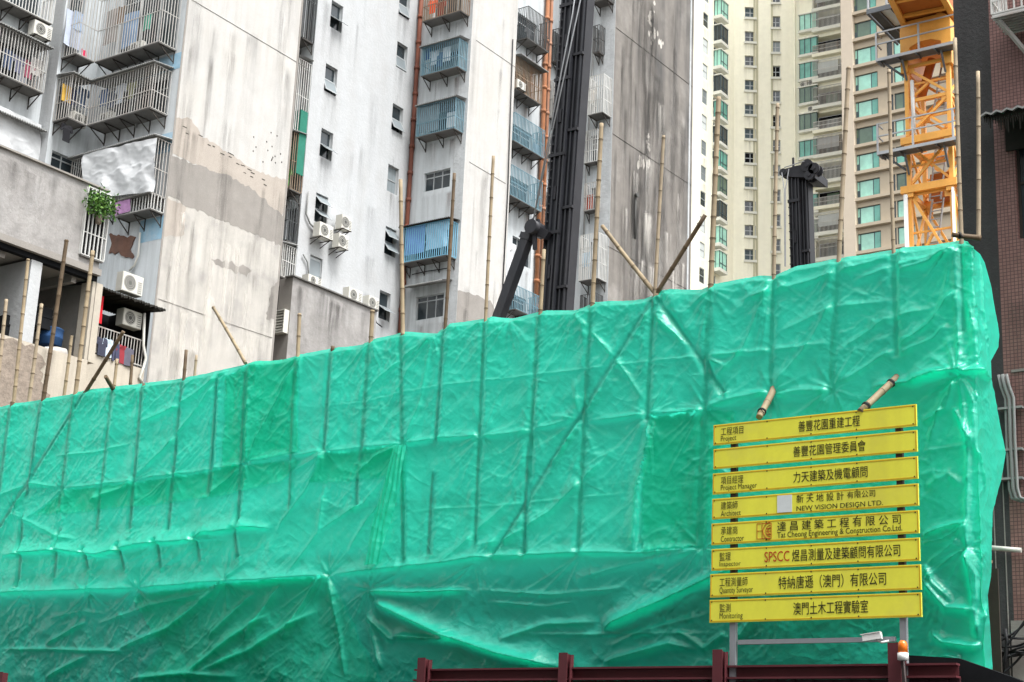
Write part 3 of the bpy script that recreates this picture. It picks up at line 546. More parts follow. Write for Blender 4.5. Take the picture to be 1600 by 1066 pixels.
MAIN = [[('善豐花園重建工程', 1249, 1345, .0, .55)], [('善豐花園管理委員會', 1241, 1354, .0, .55)], [('力天建築及機電顧問', 1241, 1357, .0, .55)], [('新 天 地 設 計', 1246, 1320, .19, .42), ('有限公司', 1325, 1369, .2, .34), ('NEW VISION DESIGN LTD.', 1246, 1381, -.26, .24)],
        [('達 昌 建 築 工 程 有 限 公 司', 1216, 1409, .16, .46), ('Tat Cheong Engineering & Construction Co.Ltd.', 1216, 1411, -.26, .36)], [('SPSCC', 1196, 1235, .0, .5), ('煜昌測量及建築顧問有限公司', 1239, 1408, .0, .58)], [('特納唐遜（澳門）有限公司', 1218, 1386, .0, .58)], [('澳門土木工程實驗室', 1241, 1358, .0, .58)]]
X0s = [1116, 1116, 1115, 1114, 1113, 1113, 1111, 1110]; X1s = [1433, 1434, 1435, 1436, 1437, 1438, 1440, 1441]
for i, ((lt, lb), (rt_, rb)) in enumerate(ROWS):
    c = [WS.sz(X0s[i], lt), WS.sz(X1s[i], rt_), WS.sz(X1s[i], rb), WS.sz(X0s[i], lb)]
    s0 = (c[0][0]+c[3][0])/2; s1 = (c[1][0]+c[2][0])/2; z1 = (c[0][1]+c[1][1])/2; z0 = (c[2][1]+c[3][1])/2; h = z1-z0; zm = (z0+z1)/2
    b = MB(); b.box(WS, s0, s1, z0, z1, 0, .03, 0)
    t = .016
    for r in ((s0+.008, s1-.008, z1-.03, z1-.03+t), (s0+.008, s1-.008, z0+.014, z0+.014+t), (s0+.008, s0+.008+t, z0+.03, z1-.03), (s1-.024, s1-.008, z0+.03, z1-.03)): b.box(WS, *r, .03, .033, 1)
    for u in (.012, .28, .5, .72, .985):
        for zz in (z0+.035, z1-.035): b.disc(WS.P(s0+(s1-s0)*u, zz, .0355), WS.n, .012, 8, 2)
    bd = b.build('name_board', [M['yellow'], M['ochre'], M['ink']], sign)
    if i == 7: pass
    px2s = lambda px: WS.sz(px, (lt+lb)/2+(px-X0s[i])/(X1s[i]-X0s[i])*((rt_+rb-lt-lb)/2))[0]
    def put(body, sa, sb, zc_, hh, m='ink', bold=.0, fit=True, off=.036):
        a, fs = text_mesh(body, bold); x0, x1 = a[:, 0].min(), a[:, 0].max(); y0, y1 = a[:, 1].min(), a[:, 1].max()
        sx = (sb-sa)/(x1-x0); sy = hh/(y1-y0); mb = MB()
        if not fit: sx = sy*fit if fit else sy
        mb.v = [tuple(WS.P(sa+(p[0]-x0)*sx, zc_+(p[1]-(y0+y1)/2)*sy, off)) for p in a]; mb.f = fs; mb.m = [0]*len(fs); mb.sm = [False]*len(fs)
        mb.build('lettering', M[m], bd)
    for body, p0, p1, dz, hh in MAIN[i]:
        put(body, px2s(p0), px2s(p1), zm+dz*h, hh*h*.94, 'redink' if body == 'SPSCC' else 'ink', .004)
    if LAB[i]:
        cn, en = LAB[i]; sa = px2s(1128 if i < 5 else 1126); cw = (px2s(1163)-px2s(1128))/4
        put(cn, sa, sa+cw*len(cn), zm+.13*h, .38*h); wl = {'Project': 24, 'Project Manager': 56, 'Architect': 31, 'Contractor': 36, 'Inspector': 33, 'Quantity Surveyor': 52, 'Monitoring': 36}[en]
        put(en, sa, sa+(px2s(1128+wl)-px2s(1128)), zm-.25*h, .33*h if any(c in en for c in 'jyQg') else .27*h, bold=0)
    if i == 3: mb = MB(); mb.box(WS, px2s(1216), px2s(1239), z0+.035, z1-.03, .034, .038); mb.build('blank_sticker', M['whitesq'], bd)
    if i == 4:
        mb = MB(); a0, a1 = px2s(1184), px2s(1207); q0, q1 = z0+.05, z1-.05; th = .009; rb_ = lambda x0, x1, y0, y1: mb.box(WS, x0, x1, y0, y1, .034, .037)
        rb_(a0, a1, q0, q0+th); rb_(a0, a1, q1-th, q1); rb_(a0, a0+th, q0, q1); rb_(a1-th, a1, q0, q1); am = a0+(a1-a0)*.38; rb_(a0, am, (q0+q1)/2, (q0+q1)/2+th); rb_(am-th, am, q0, q1)
        for rr_ in (.13, .085, .05):
            pts = [WS.P(a1-.01-rr_*1.05*cos(radians(g)), (q0+q1)/2+rr_*1.05*sin(radians(g)), .036) for g in range(-85, 86, 17)]; mb.tube(pts, .005, 5)
        for zz in (.25, .45, .62): rb_(am+(a1-am)*.45, a1, q0+(q1-q0)*zz, q0+(q1-q0)*zz+th)
        mb.build('line_emblem', M['redink'], bd)
for px in (1146, 1403):
    b = MB(); s, zt_ = WS.sz(px, 650 if px > 1300 else 675); s2, zb_ = WS.sz(px, 1066); b.box(WS, s-.05, s+.05, 4.55, zt_-.1, -.08, -.002, 0); b.box(WS, s-.05, s+.05, 3.3, 4.55, -.08, -.002, 1)
    b.build('post', [M['postdark'], M['postgrey']], sign)
b = MB(); z = WS.sz(1275, 1001)[1]; b.box(WS, WS.sz(1148, 1005)[0]+.05, WS.sz(1403, 998)[0]-.05, z-.035, z+.035, -.07, -.003); b.build('crossbar', M['postgrey'], sign)

# ---------------------------------------------------------------- maroon steel hoarding along the street
WH = wallY(23.1); YH = 23.1
zb = WH.sz(900, 1044)[1]
hoard = thing('steel_hoarding', (-16, YH, 0), 'maroon painted steel hoarding with stub posts along the foot of the tarpaulin', 'hoarding')
b = MB(); xl = WH.sz(655, 1060)[0]; xr = WH.sz(1500, 1035)[0]
for (zz0, zz1, o0, o1) in ((zb-.03, zb, 0, .16), (zb-.21, zb-.18, -.02, .18), (zb-.18, zb-.03, .05, .06)): b.box(WH, xl, xr, zz0, zz1, o0, o1)
b.build('top_beam', M['redsteel'], hoard)
b = MB(); b.box(WH, -34, xr, 0, zb-.215, -.02, .03)
x = xl
while x < xr: b.box(WH, x, x+.12, 0, zb-.22, .03, .075); x += .3
b.build('panel', M['reddark'], hoard)
for px, py, wd in ((659, 1028, .17), (880, 1020, .17), (1121, 1015, .17), (1397, 1004, .2)):
    s, z = WH.sz(px, py, .3); b = MB(); b.box(WH, s-wd/2, s+wd/2, 0, z, .29, .305); b.box(WH, s-wd/2, s+wd/2, 0, z-.02, .1, .115); b.box(WH, s-.01, s+.01, 0, z-.01, .115, .29); b.box(WH, s+wd/2-.02, s+wd/2, 0, z-.03, .116, .2)
    b.build('post', M['redsteel'], hoard)
s, z = WH.sz(1, 1050, .3); b = MB(); b.box(WH, s-.1, s+.08, 0, z, .29, .305); b.box(WH, s-.01, s+.01, 0, z-.01, .1, .29); b.build('post', M['redsteel'], hoard)
# dark gantry roof at the right end
W = wallY(23.38); P = W.P; T_ = [W.sz(*p) for p in ((1404, 1024), (1503, 1030), (1588, 1060), (1640, 1082))]; b = MB()
pr = [(q[0], q[1]) for q in T_]+[(T_[3][0], T_[3][1]-.5), (T_[0][0], T_[3][1]-.5)]; F_ = [P(a, z, .14) for a, z in pr]; B_ = [P(a, z, -.12) for a, z in pr]; b.poly(F_); b.poly(B_[::-1])
for i in range(len(pr)): k = (i+1) % len(pr); b.poly([F_[i], B_[i], B_[k], F_[k]])
b.box(W, T_[1][0]+.2, T_[1][0]+.32, 0, pr[4][1], -.06, .06); b.box(W, T_[3][0]-.2, T_[3][0]-.08, 0, pr[4][1], -.06, .06)
tag(b.build('gantry_roof', M['dark']), 'dark sloping walkway gantry behind the hoarding at the bottom right', 'gantry')
# rotating beacon lamp
c = WH.P(*WH.sz(1414, 1018, .32), .4); bea = thing('beacon_light', tuple(c), 'orange warning beacon in a white base on the rightmost hoarding post', 'beacon')
b = MB(); b.tube([c+Vector((0, 0, -.03)), c+Vector((0, 0, .10)), c+Vector((0, 0, .135)), c+Vector((0, 0, .15))], [.07, .067, .05, .02], 16); b.build('lens', M['orange'], bea)
b = MB(); b.tube([c+Vector((0, 0, -.14)), c+Vector((0, 0, -.13)), c+Vector((0, 0, -.03))], [.05, .08, .08], 16); b.build('base', M['whitep'], bea)
b = MB(); b.bar(c+Vector((0, 0, -.14)), c+Vector((.02, .02, -.9)), .05, .05); b.tube([c+Vector((.03, -.05, -.15)), c+Vector((.06, -.08, -.5)), c+Vector((.12, -.08, -.7)), c+Vector((.06, -.08, -.95))], .012, 6); b.build('bracket', M['postdark'], bea)
# security camera
c = WS.P(*WS.sz(1368, 997), .12); cc = thing('security_camera', tuple(c), 'white bullet security camera fixed on the grey crossbar below the yellow sign', 'security camera')
b = MB(); d = Vector((.97, .1, .14)).normalized(); b.bar(c-d*.14, c+d*.14, .10, .09); b.bar(c-d*.17+Vector((0, 0, .055)), c+d*.13+Vector((0, 0, .055)), .12, .012); b.build('housing', M['whitep'], cc)
b = MB(); b.disc(c-d*.142, -d, .035, 14); b.build('lens', M['ink'], cc)
b = MB(); b.tube([c+d*.05+Vector((0, .0, -.04)), c+d*.12+Vector((0, .05, -.09)), c+d*.22+Vector((0, .08, -.08))], .018, 7); b.build('mount', M['whitep'], cc)
# ---------------------------------------------------------------- building helpers
g = MB(); g.poly([(-600, -400, 0), (500, -400, 0), (500, 700, 0), (-600, 700, 0)]); tag(g.build('ground', M['asphalt']), kind='structure')
g = MB(); g.poly([(-40, YT-.2, .004), (-6, YT-.2, .004), (-6, 60, .004), (-40, 60, .004)]); tag(g.build('site_ground', M['earth']), kind='structure')
def wall_part(W, s0, s1, z0, z1, m, parent, name='wall', depth=.22, extra=None):
    """wall sheet with its window holes and their reveals"""
    H = [(max(a, s0), min(b, s1), max(c, z0), min(d, z1)) for a, b, c, d in W.holes]; H = [h for h in H if h[1]-h[0] > .05 and h[3]-h[2] > .05]
    S_ = sorted({s0, s1, *[h[0] for h in H], *[h[1] for h in H]}); Z_ = sorted({z0, z1, *[h[2] for h in H], *[h[3] for h in H]}); b = MB(); P = W.P
    for i in range(len(S_)-1):
        run = None
        for j in range(len(Z_)):
            solid = j < len(Z_)-1 and not any(h[0]-1e-6 <= S_[i] and S_[i+1] <= h[1]+1e-6 and h[2]-1e-6 <= Z_[j] and Z_[j+1] <= h[3]+1e-6 for h in H)
            if solid and run is None: run = Z_[j]
            if not solid and run is not None: b.poly([P(S_[i], run), P(S_[i+1], run), P(S_[i+1], Z_[j]), P(S_[i], Z_[j])]); run = None
    for a, c, d, e in H:
        b.poly([P(a, d), P(a, e), P(a, e, -depth), P(a, d, -depth)]); b.poly([P(c, d), P(c, e), P(c, e, -depth), P(c, d, -depth)])
        b.poly([P(a, d), P(c, d), P(c, d, -depth), P(a, d, -depth)]); b.poly([P(a, e), P(c, e), P(c, e, -depth), P(a, e, -depth)])
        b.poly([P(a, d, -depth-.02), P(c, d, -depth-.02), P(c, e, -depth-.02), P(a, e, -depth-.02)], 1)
    if extra: extra(b)
    return b.build(name, [M[m] if isinstance(m, str) else m, M['dark']], parent)
def window(parent, W, s0, s1, z0, z1, pane='glass', frame='alu', mull=(.5,), trans=None, o=-.16, fw_=.05, hole=True, sash=None, name='window', sill=None):
    if hole: W.holes.append((s0, s1, z0, z1))
    b = MB(); B = b.box
    B(W, s0, s1, z0, z0+fw_, o, o+.05); B(W, s0, s1, z1-fw_, z1, o, o+.05); B(W, s0, s0+fw_, z0+fw_, z1-fw_, o, o+.05); B(W, s1-fw_, s1, z0+fw_, z1-fw_, o, o+.05)
    for u in mull: q = s0+(s1-s0)*u; B(W, q-fw_/2, q+fw_/2, z0+fw_, z1-fw_, o, o+.045)
    if trans: q = z0+(z1-z0)*trans; B(W, s0+fw_, s1-fw_, q-fw_/2, q+fw_/2, o, o+.048)
    fr = b.build(name, M[frame], parent)
    b = MB(); B = b.box; B(W, s0+fw_*.5, s1-fw_*.5, z0+fw_*.5, z1-fw_*.5, o+.008, o+.02); b.build('pane', M[pane], fr)
    if sill: b = MB(); b.box(W, s0-.08, s1+.08, z0-sill[0], z0, o+.05, sill[1]); b.build('sill', M[sill[2]], fr)
    if sash:                                       # top hung leaves pushed open
        for (f0, f1, op) in sash:
            b = MB(); za, zb_ = z0+(z1-z0)*f0, z0+(z1-z0)*f1; P = W.P; L = zb_-za; q = lambda s, t, e=0: P(s, zb_-t*L*cos(op), o+.06+t*L*sin(op)+e)
            for (u0, u1, t0, t1) in ((s0, s1, 0, .1), (s0, s1, .9, 1), (s0, s0+.06, .1, .9), (s1-.06, s1, .1, .9)): b.hexa([q(u0, t1, .03), q(u1, t1, .03), q(u1, t1), q(u0, t1), q(u0, t0, .03), q(u1, t0, .03), q(u1, t0), q(u0, t0)], 0)
            b.poly([q(s0+.06, .1, .015), q(s1-.06, .1, .015), q(s1-.06, .9, .015), q(s0+.06, .9, .015)], 1); b.build('open_sash', [M[frame], M['glassgrey']], fr)
    return fr
def corrug(W, s0, s1, z, o0, o1, drop, m, parent, name='awning', pitch=.12, ragged=0, side=0):
    b = MB(); n = max(4, int((s1-s0)/pitch*2)); P = W.P; rr = random.Random(int(s0*100)); row = []
    for i in range(n+1):
        s = s0+(s1-s0)*i/n; dz = .025*(1 if i % 2 else -1); rg = rr.uniform(0, ragged); row.append((P(s, z+dz, o0), P(s, z-drop+dz-rg*.3, o1), P(s, z-drop+dz-.04-rg, o1)))
    for i in range(n):
        a, c = row[i], row[i+1]; b.poly([a[0], c[0], c[1], a[1]]); b.poly([a[1], c[1], c[2], a[2]])
        dn = Vector((0, 0, -.02)); b.poly([a[0]+dn, c[0]+dn, c[2], a[2]])
    return b.build(name, M[m], parent)
def cage(parent, W, s0, s1, z0, z1, dep, m='cagen', sp=.13, r=.014, awn=None, awnm='awning', brackets=True, sides=(1, 1), rails=(.45,), traymat='tray', win=True, back='glass', o_base=0, top=False):
    b = MB(); P = W.P; fr = .03
    for zz in (z0, z1)+tuple(z0+(z1-z0)*t for t in rails):
        b.box(W, s0, s1, zz-fr/2, zz+fr/2, dep-fr, dep)
        for k, s in enumerate((s0, s1-fr)):
            if sides[k]: b.box(W, s, s+fr, zz-fr/2+.001, zz+fr/2-.001, o_base+.01, dep-fr)
    n = max(2, int((s1-s0)/sp))
    for i in range(n+1):
        s = s0+(s1-s0)*i/n; b.bar(P(s, z0, dep-.015), P(s, z1, dep-.015), r*2, r*2)
    nd = max(1, int((dep-o_base)/sp))
    for k, s in enumerate((s0, s1)):
        if sides[k]:
            for i in range(nd): o = o_base+(dep-o_base)*i/nd+.02; b.bar(P(s, z0, o), P(s, z1, o), r*2, r*2)
    if top:
        for i in range(n+1): s = s0+(s1-s0)*i/n; b.bar(P(s, z1, o_base), P(s, z1, dep), r*2, r*2)
    c = b.build('window_cage', M[m], parent)
    b = MB(); b.box(W, s0+.01, s1-.01, z0-.06, z0-.017, o_base+.01, dep-.01); b.build('tray', M[traymat], c)
    if brackets:
        k = max(2, int((s1-s0)/.9)+1)
        for i in range(k):
            b = MB(); s = s0+.08+(s1-s0-.16)*i/(k-1); b.bar(P(s, z0-.075, .0), P(s, z0-.075, dep*.9), .035); b.bar(P(s, z0-.55, .015), P(s, z0-.09, dep*.85), .035); b.bar(P(s, z0-.6, .018), P(s, z0-.08, .018), .035); b.build('bracket', M['bracket'], c)
    if awn is not None: corrug(W, s0-.12, s1+.12, z1+.18, o_base+.01, dep+awn, .12, awnm, c)
    if win:
        a0, a1, c0, c1 = s0+.12, s1-.12, z0+.12, z1-.12; window(parent, W, a0, a1, c0, c1, back, 'alu', (.33, .66), .72)
    return c
def px_rect(W, px0, py0, px1, py1, o=0):
    """rectangle through the photo points left-bottom (px0, py0) and right-top (px1, py1)"""
    a = W.sz(px0, py0, o); c = W.sz(px1, py1, o); return min(a[0], c[0]), max(a[0], c[0]), min(a[1], c[1]), max(a[1], c[1])
def win_c(W, px, py, w_, h_): s, z = W.sz(px, py); return s-w_/2, s+w_/2, z-h_/2, z+h_/2
def ac_unit(W, s, z, o, label, w_=.8, h_=.56, d_=.3, bk=True, group='air conditioners on the old walls', grille=True):
    root = thing('air_conditioner', tuple(W.P(s, z, o+d_/2)), label, 'air conditioner', group); P = W.P; b = MB(); e = .02
    b.box(W, s-w_/2+e, s+w_/2-e, z+e, z+h_-e, o, o+d_); b.box(W, s-w_/2, s+w_/2, z, z+h_, o+.015, o+d_-.015); b.build('casing', M['ac'], root)
    b = MB(); c = P(s-w_*.14, z+h_/2, o+d_+.004); b.disc(c, W.n, h_*.4, 20, 0)
    for q in (.37, .27, .17): b.disc(c+W.n*.006, W.n, h_*q, 20, 1, h_*(q-.025))
    for k in range(6): x = s+w_*.24; b.box(W, x, x+w_*.2, z+.08+k*.075, z+.10+k*.075, o+d_, o+d_+.008, 0)
    if grille: b.build('fan_grille', [M['acdark'], M['ac']], root)
    if bk:
        for q in (-.36, .36): b = MB(); x = s+w_*q; b.bar(P(x, z-.02, .0), P(x, z-.02, o+d_+.08), .035); b.bar(P(x, z-.3, .02), P(x, z-.035, o+d_*.8), .03); b.build('bracket', M['bracket'], root)
        b = MB()
        b.box(W, s-w_*.45, s+w_*.45, z-.03, z-.005, o+d_+.0, o+d_+.05); b.build('bracket_rail', M['bracket'], root)
    return root
def stains(W, rects, m, parent, o=.022):
    """rects: (s0, s1, z_bottom, z_top) of each run"""
    b = MB()
    for k, (s0, s1, z0, z1) in enumerate(rects): oo = o+.0007*k; b.poly([W.P(s0, z0, oo), W.P(s1, z0, oo), W.P(s1, z1, oo), W.P(s0, z1, oo)])
    ob = b.build('dirt_stain', M[m], parent); l = ob.data.uv_layers.new(name='UVMap'); l.data.foreach_set('uv', [0., 0., 1., 0., 1., 1., 0., 1.]*len(rects)); return ob
def rand_runs(n, s0, s1, z0, z1, seed, wmin=.3, wmax=1.2, lmin=2, lmax=9):
    rr = random.Random(seed); out = []
    for k in range(n): w_ = rr.uniform(wmin, wmax); s = rr.uniform(s0, s1-w_) if s1-w_ > s0 else s0; L = rr.uniform(lmin, lmax); z = rr.uniform(z0, z1); out.append((s, s+w_, z-L, z))
    return out
CLOTH = {}
def cloth_m(col):
    if col not in CLOTH: CLOTH[col] = mat('cloth '+col, col, rough=.9, var=.15, bump=.2, bscale=6)
    return CLOTH[col]
def laundry(W, s, z, o, col, label, kind='shirt', w_=.5, h_=.6):
    """a garment hung by its shoulders: outline with a soft wave, extruded"""
    if kind == 'shirt': out = [(-.5, -.02), (-.2, .02), (-.08, -.03), (.08, -.03), (.2, .02), (.5, -.02), (.62, -.38), (.45, -.44), (.36, -.25), (.36, -1), (-.36, -1), (-.36, -.25), (-.45, -.44), (-.62, -.38)]
    elif kind == 'trousers': out = [(-.3, 0), (.3, 0), (.36, -1), (.08, -1), (0, -.35), (-.08, -1), (-.36, -1)]
    else: out = [(-.5, 0), (0, .01), (.5, 0), (.47, -.5), (.5, -1), (.1, -.97), (-.2, -1.01), (-.48, -.98), (-.46, -.5)]
    b = MB(); rr = random.Random(int(abs(s*917+z*31))); ph = rr.uniform(0, 6)
    A = [W.P(s+x*w_, z+y*h_, o+.03*sin(x*7+ph)-.04*y) for x, y in out]; B_ = [p-W.n*.03 for p in A]; b.poly(A); b.poly(B_[::-1])
    for i in range(len(A)): j = (i+1) % len(A); b.poly([A[i], B_[i], B_[j], A[j]])
    return tag(b.build('hanging_'+('towel' if kind == 'towel' else kind), cloth_m(col)), label, kind, 'laundry drying on the old buildings')
def sheet(W, poly_px, o, name, m, label, cat, amp=.06, n=44, group=None):
    """hanging plastic or cloth sheet: bilinear between four photo points, with folds"""
    q = [W.sz(*p, o) for p in poly_px]; a = np.zeros((n, n, 3))
    for i in range(n):
        for j in range(n):
            u, v = j/(n-1), i/(n-1); s = (q[0][0]*(1-u)+q[1][0]*u)*(1-v)+(q[3][0]*(1-u)+q[2][0]*u)*v; z = (q[0][1]*(1-u)+q[1][1]*u)*(1-v)+(q[3][1]*(1-u)+q[2][1]*u)*v
            d = amp*(.5*sin(u*17+2*sin(v*3)+s)*(.3+.7*v)+.7*abs(sin(u*6.3-v*4))+.3*sin(v*9+u*3)+0.55*float(ridged(np.array([s*1.7+z*.9]), np.array([z*2.2-s*.8]), 5)[0])**3+.3*float(ridged(np.array([s*4.1-z*2]), np.array([z*3.2+s]), 9)[0])**3); a[i, j] = W.P(s, z, o+d)
    ob = grid_object(name, a, m if not isinstance(m, str) else M[m]); tag(ob, label, cat, group); return ob
def patch(W, pts, o, m, parent, name='render_patch', jag=.12, lim=None, seed=1, step=.14):
    rr = random.Random(seed); q = [W.sz(*p) for p in pts]; out = []
    for i in range(len(q)):
        a, c = q[i], q[(i+1) % len(q)]; L = hypot(c[0]-a[0], c[1]-a[1]); k = max(1, int(L/step))
        for j in range(k): t = j/k; out.append((a[0]+(c[0]-a[0])*t+rr.uniform(-jag, jag), a[1]+(c[1]-a[1])*t+rr.uniform(-jag, jag)))
    if lim: out = [(min(max(s, lim[0]), lim[1]), z) for s, z in out]
    b = MB(); b.poly([W.P(s, z, o) for s, z in out])
    for i in range(len(out)): j = (i+1) % len(out); b.poly([W.P(*out[i], o), W.P(*out[j], o), W.P(*out[j], 0), W.P(*out[i], 0)])
    return b.build(name, M[m], parent)
def shell(parent, x0, x1, y0, y1, z1, m, name='rear_wall', skip=''):
    """the sides and roof that face away from the street"""
    b = MB()
    if 'w' not in skip: b.poly([(x0, y0, 0), (x0, y1, 0), (x0, y1, z1), (x0, y0, z1)])
    if 'n' not in skip: b.poly([(x0, y1, 0), (x1, y1, 0), (x1, y1, z1), (x0, y1, z1)])
    b.poly([(x0, y0, z1), (x1, y0, z1), (x1, y1, z1), (x0, y1, z1)]); return b.build(name, M[m], parent)
def pipe(W, pts, r, m, label, o=.12, cat='drainpipe', name='drainpipe'):
    b = MB(); P = [W.P(*W.sz(px, py), o) for px, py in pts]; b.tube(P, r, 10)
    for i in range(1, 40):
        z = P[0].z+(P[-1].z-P[0].z)*i/40
        if i % 4 == 0: c = P[0]+(P[-1]-P[0])*(i/40); d = (P[-1]-P[0]).normalized(); b.tube([c-d*.08, c+d*.08], r*1.25, 10)
    return tag(b.build(name, M[m]), label, cat)

# ================================================================ A: blank cream gable with the caged corner on its left
XA, YA1, YA2 = -45.98, 40.65, 47.35
HA = 46
A = thing('apartment_building', (XA, YA1, 0), 'old apartment block with a tall blank cream gable wall patched in grey at its foot', 'building')
WA = wallX(XA); WF = wallY(YA1)
wall_part(WA, YA1, YA2, 0, HA, 'cream', A, 'gable_wall')
lim = (YA1+.02, YA2-.02)
patch(WA, [(262, 182), (300, 186), (315, 212), (355, 239), (400, 267), (450, 283), (441, 345), (395, 298), (355, 277), (318, 264), (256, 233)], .006, 'beige', A, jag=.06, lim=lim, seed=2)
patch(WA, [(252, 236), (318, 262), (355, 275), (395, 296), (446, 342), (446, 388), (406, 369), (360, 350), (295, 324), (275, 312), (246, 299)], .012, 'greyren', A, jag=.07, lim=lim, seed=3)
patch(WA, [(240, 300), (275, 310), (295, 322), (360, 348), (406, 367), (448, 384), (420, 700), (200, 700)], .008, 'palewash', A, name='washed_patch', jag=.03, lim=lim, seed=4)
patch(WA, [(245, 302), (290, 322), (287, 368), (252, 370)], .012, 'beige', A, jag=.05, lim=lim, seed=5)
patch(WA, [(425, 448), (440, 440), (432, 500), (415, 500)], .014, 'greyren', A, jag=.08, lim=lim, seed=6)
patch(WA, [(330, 402), (395, 420), (385, 432), (332, 412)], .012, 'greyren', A, jag=.1, lim=lim, seed=7)
b = MB()
for (p, q) in (((280, 0-12), (480, 107)),): a = WA.sz(*p); c = WA.sz(*q); b.bar(WA.P(*a, .004), WA.P(*c, .004), .03, .012)
for i, (p, q) in enumerate((((247, 467), (330, 496)), ((340, 500), (425, 528)))): b.bar(WA.P(*WA.sz(*p), .012), WA.P(*WA.sz(*q), .012), .03, .012)
b.build('plaster_joint', M['greyren'], A)
rr = random.Random(5); b = MB()
for k in range(34):
    u = rr.random()**.5*.9; t = rr.random(); s, z = WA.sz(283+150*u+rr.uniform(-8, 8), 195+(100*u)+rr.uniform(-5, 5))
    if k < 18: b.box(WA, s-.12*rr.random(), s+.12, z-.02, z+.02*rr.random(), 0, .016)
    else: s, z = WA.sz(rr.uniform(395, 440), rr.uniform(205, 262)); b.box(WA, s-.02, s+.03, z-.03, z+.03, 0, .01)
b.build('chipped_spots', M['bracket'], A)
b = MB(); b.box(WA, YA1, YA1+.09, 0, HA, .0, .02); b.box(WA, YA2-.09, YA2, 16, HA, 0, .02); b.build('edge_mortar', M['greyren'], A)
# front wall (faces the street) left of the gable, and the wing walls left of it
XL = WF.sz(147, 150)[0]; WL = wallX(XL); yL = WL.sz(84, 150)[0]
def stripes(b): pass
for (p0, p1, c0, c1, lab) in ():
    pass
# caged balconies on the inner corner
def sz4(W, l, r, o): a = W.sz(*l, o); c = W.sz(*r, o); return min(a[0], c[0]), max(a[0], c[0]), a[1], c[1]
dep = .95
for (bl, tl, br, nm, rails) in (((149, 93), (149, -40), (248, 67), 'cagen', (.33, .66)), ((145, 191), (143, 130), (234, 168), 'cageb', (.4,))):
    a = WF.sz(*bl, dep); t_ = WF.sz(*tl, dep); c = WF.sz(*br, dep); z0 = (a[1]+c[1])/2; z1 = t_[1]
    s0 = XL+dep; s1 = c[0]
    cg = cage(A, WF, s0, s1, z0, z1, dep, 'cagen', .15, .014, awn=.15 if nm == 'cageb' else None, sides=(0, 1), rails=rails)
    cage(A, WL, yL+.1, YA1-dep, z0, z1, dep, 'cagen', .15, .014, awn=.15 if nm == 'cageb' else None, sides=(1, 0), rails=rails)
    if nm == 'cagen': ZA1 = (z0, z1)
    else: ZA2 = (z0, z1)
s0, z0 = WF.sz(132, 312, .8); s1, z1 = WF.sz(243, 228, .8); zt3 = WF.sz(180, 232, .8)[1]
cage(A, WF, XL+.15, s1, zt3-2.3, zt3, .8, 'cagen', .14, .014, awn=.2, sides=(0, 1), win=False)
sheet(WF, [(130, 243), (246, 216), (241, 300), (133, 312)], .9, 'plastic_sheet', 'clothw', 'crumpled white plastic sheet hung over the cage beside the cream gable', 'plastic sheet', amp=.09)
s0, z0 = WF.sz(180, 338, .7); s1, z1 = WF.sz(237, 305, .7); cage(A, WF, s0, s1, z0, z1+.1, .7, 'cagew', .16, .016, win=False, rails=())
sheet(WF, [(180, 316), (204, 308), (204, 330), (180, 337)], .74, 'hanging_towel', cloth_m('b58ab5'), 'pink and purple patterned cloth in the small cage under the white plastic sheet', 'towel', amp=.02)
patch(WF, [(172, 366), (190, 368), (213, 372), (205, 388), (211, 403), (198, 402), (186, 396), (173, 394), (176, 380)], .05, 'brownboard', A, name='torn_board', jag=.07, seed=9)
for (ya, yb) in ((118, 86), (242, 211), (373, 338)):
    s0, z0 = WF.sz(216, ya+8); s1, z1 = WF.sz(268 if ya < 130 else 252, yb); b = MB(); b.box(WF, s0, XA-.001, z0, z1, .002, .007); b.build('blue_band', M['blue'], A)
s0, z0 = WL.sz(78, 278); s1, z1 = WL.sz(130, 247)
a = WL.sz(78, 265); c = WL.sz(131, 285); window(A, WL, a[0], c[0], c[1]-.0, a[1]+.85, 'glass', 'alu', (.33, .66), .7)
XP = XL; WP = wallY(yL); sP = WP.sz(66, 150)[0]; WL2 = wallX(sP); y2 = WL2.sz(-60, 150)[0]
for (pl, pr, pt, awn, m, rails) in (((-40, -8), (84, 22), -60, None, 'cagew', (.5,)), ((-20, 104), (68, 145), 68, .15, 'cagen', (.45,))):
    a = WL2.sz(*pl, .8); c = WL2.sz(*pr, .8); z0 = (a[1]+c[1])/2; z1 = WL2.sz(60, pt, .8)[1]
    cage(A, WL2, a[0]-1, min(c[0], yL-.05), z0, z1, .8, m, .15, .016, awn=awn, rails=rails)
a = WL2.sz(0, 170, .5); c = WL2.sz(64, 190, .5); zt = a[1]
corrug(WL2, a[0]-1, yL-.03, zt, 0, .7, .15, 'awning', A); 
sheet(WL2, [(-30, 152), (64, 196), (60, 262), (-30, 215)], .3, 'plastic_sheet', 'clothw', 'white plastic sheet covering the window beside the pier at the left edge', 'plastic sheet', amp=.05)
s, z = WL2.sz(55, 62, .3); ac_unit(WL2, s, z, .35, 'boxy air conditioner on the wall left of the white pier, under the topmost cage', .9, .62, .4)
wall_part(WF, XL, XA, 0, HA, 'whiteC', A, 'front_wall'); wall_part(WL, yL, YA1, 0, HA, 'whiteC', A, 'side_wall'); wall_part(WL2, y2, yL, 0, HA, 'whiteC', A, 'side_wall')
b = MB(); b.poly([WP.P(sP, 0), WP.P(XL, 0), WP.P(XL, HA), WP.P(sP, HA)]); b.build('pier', M['white'], A)
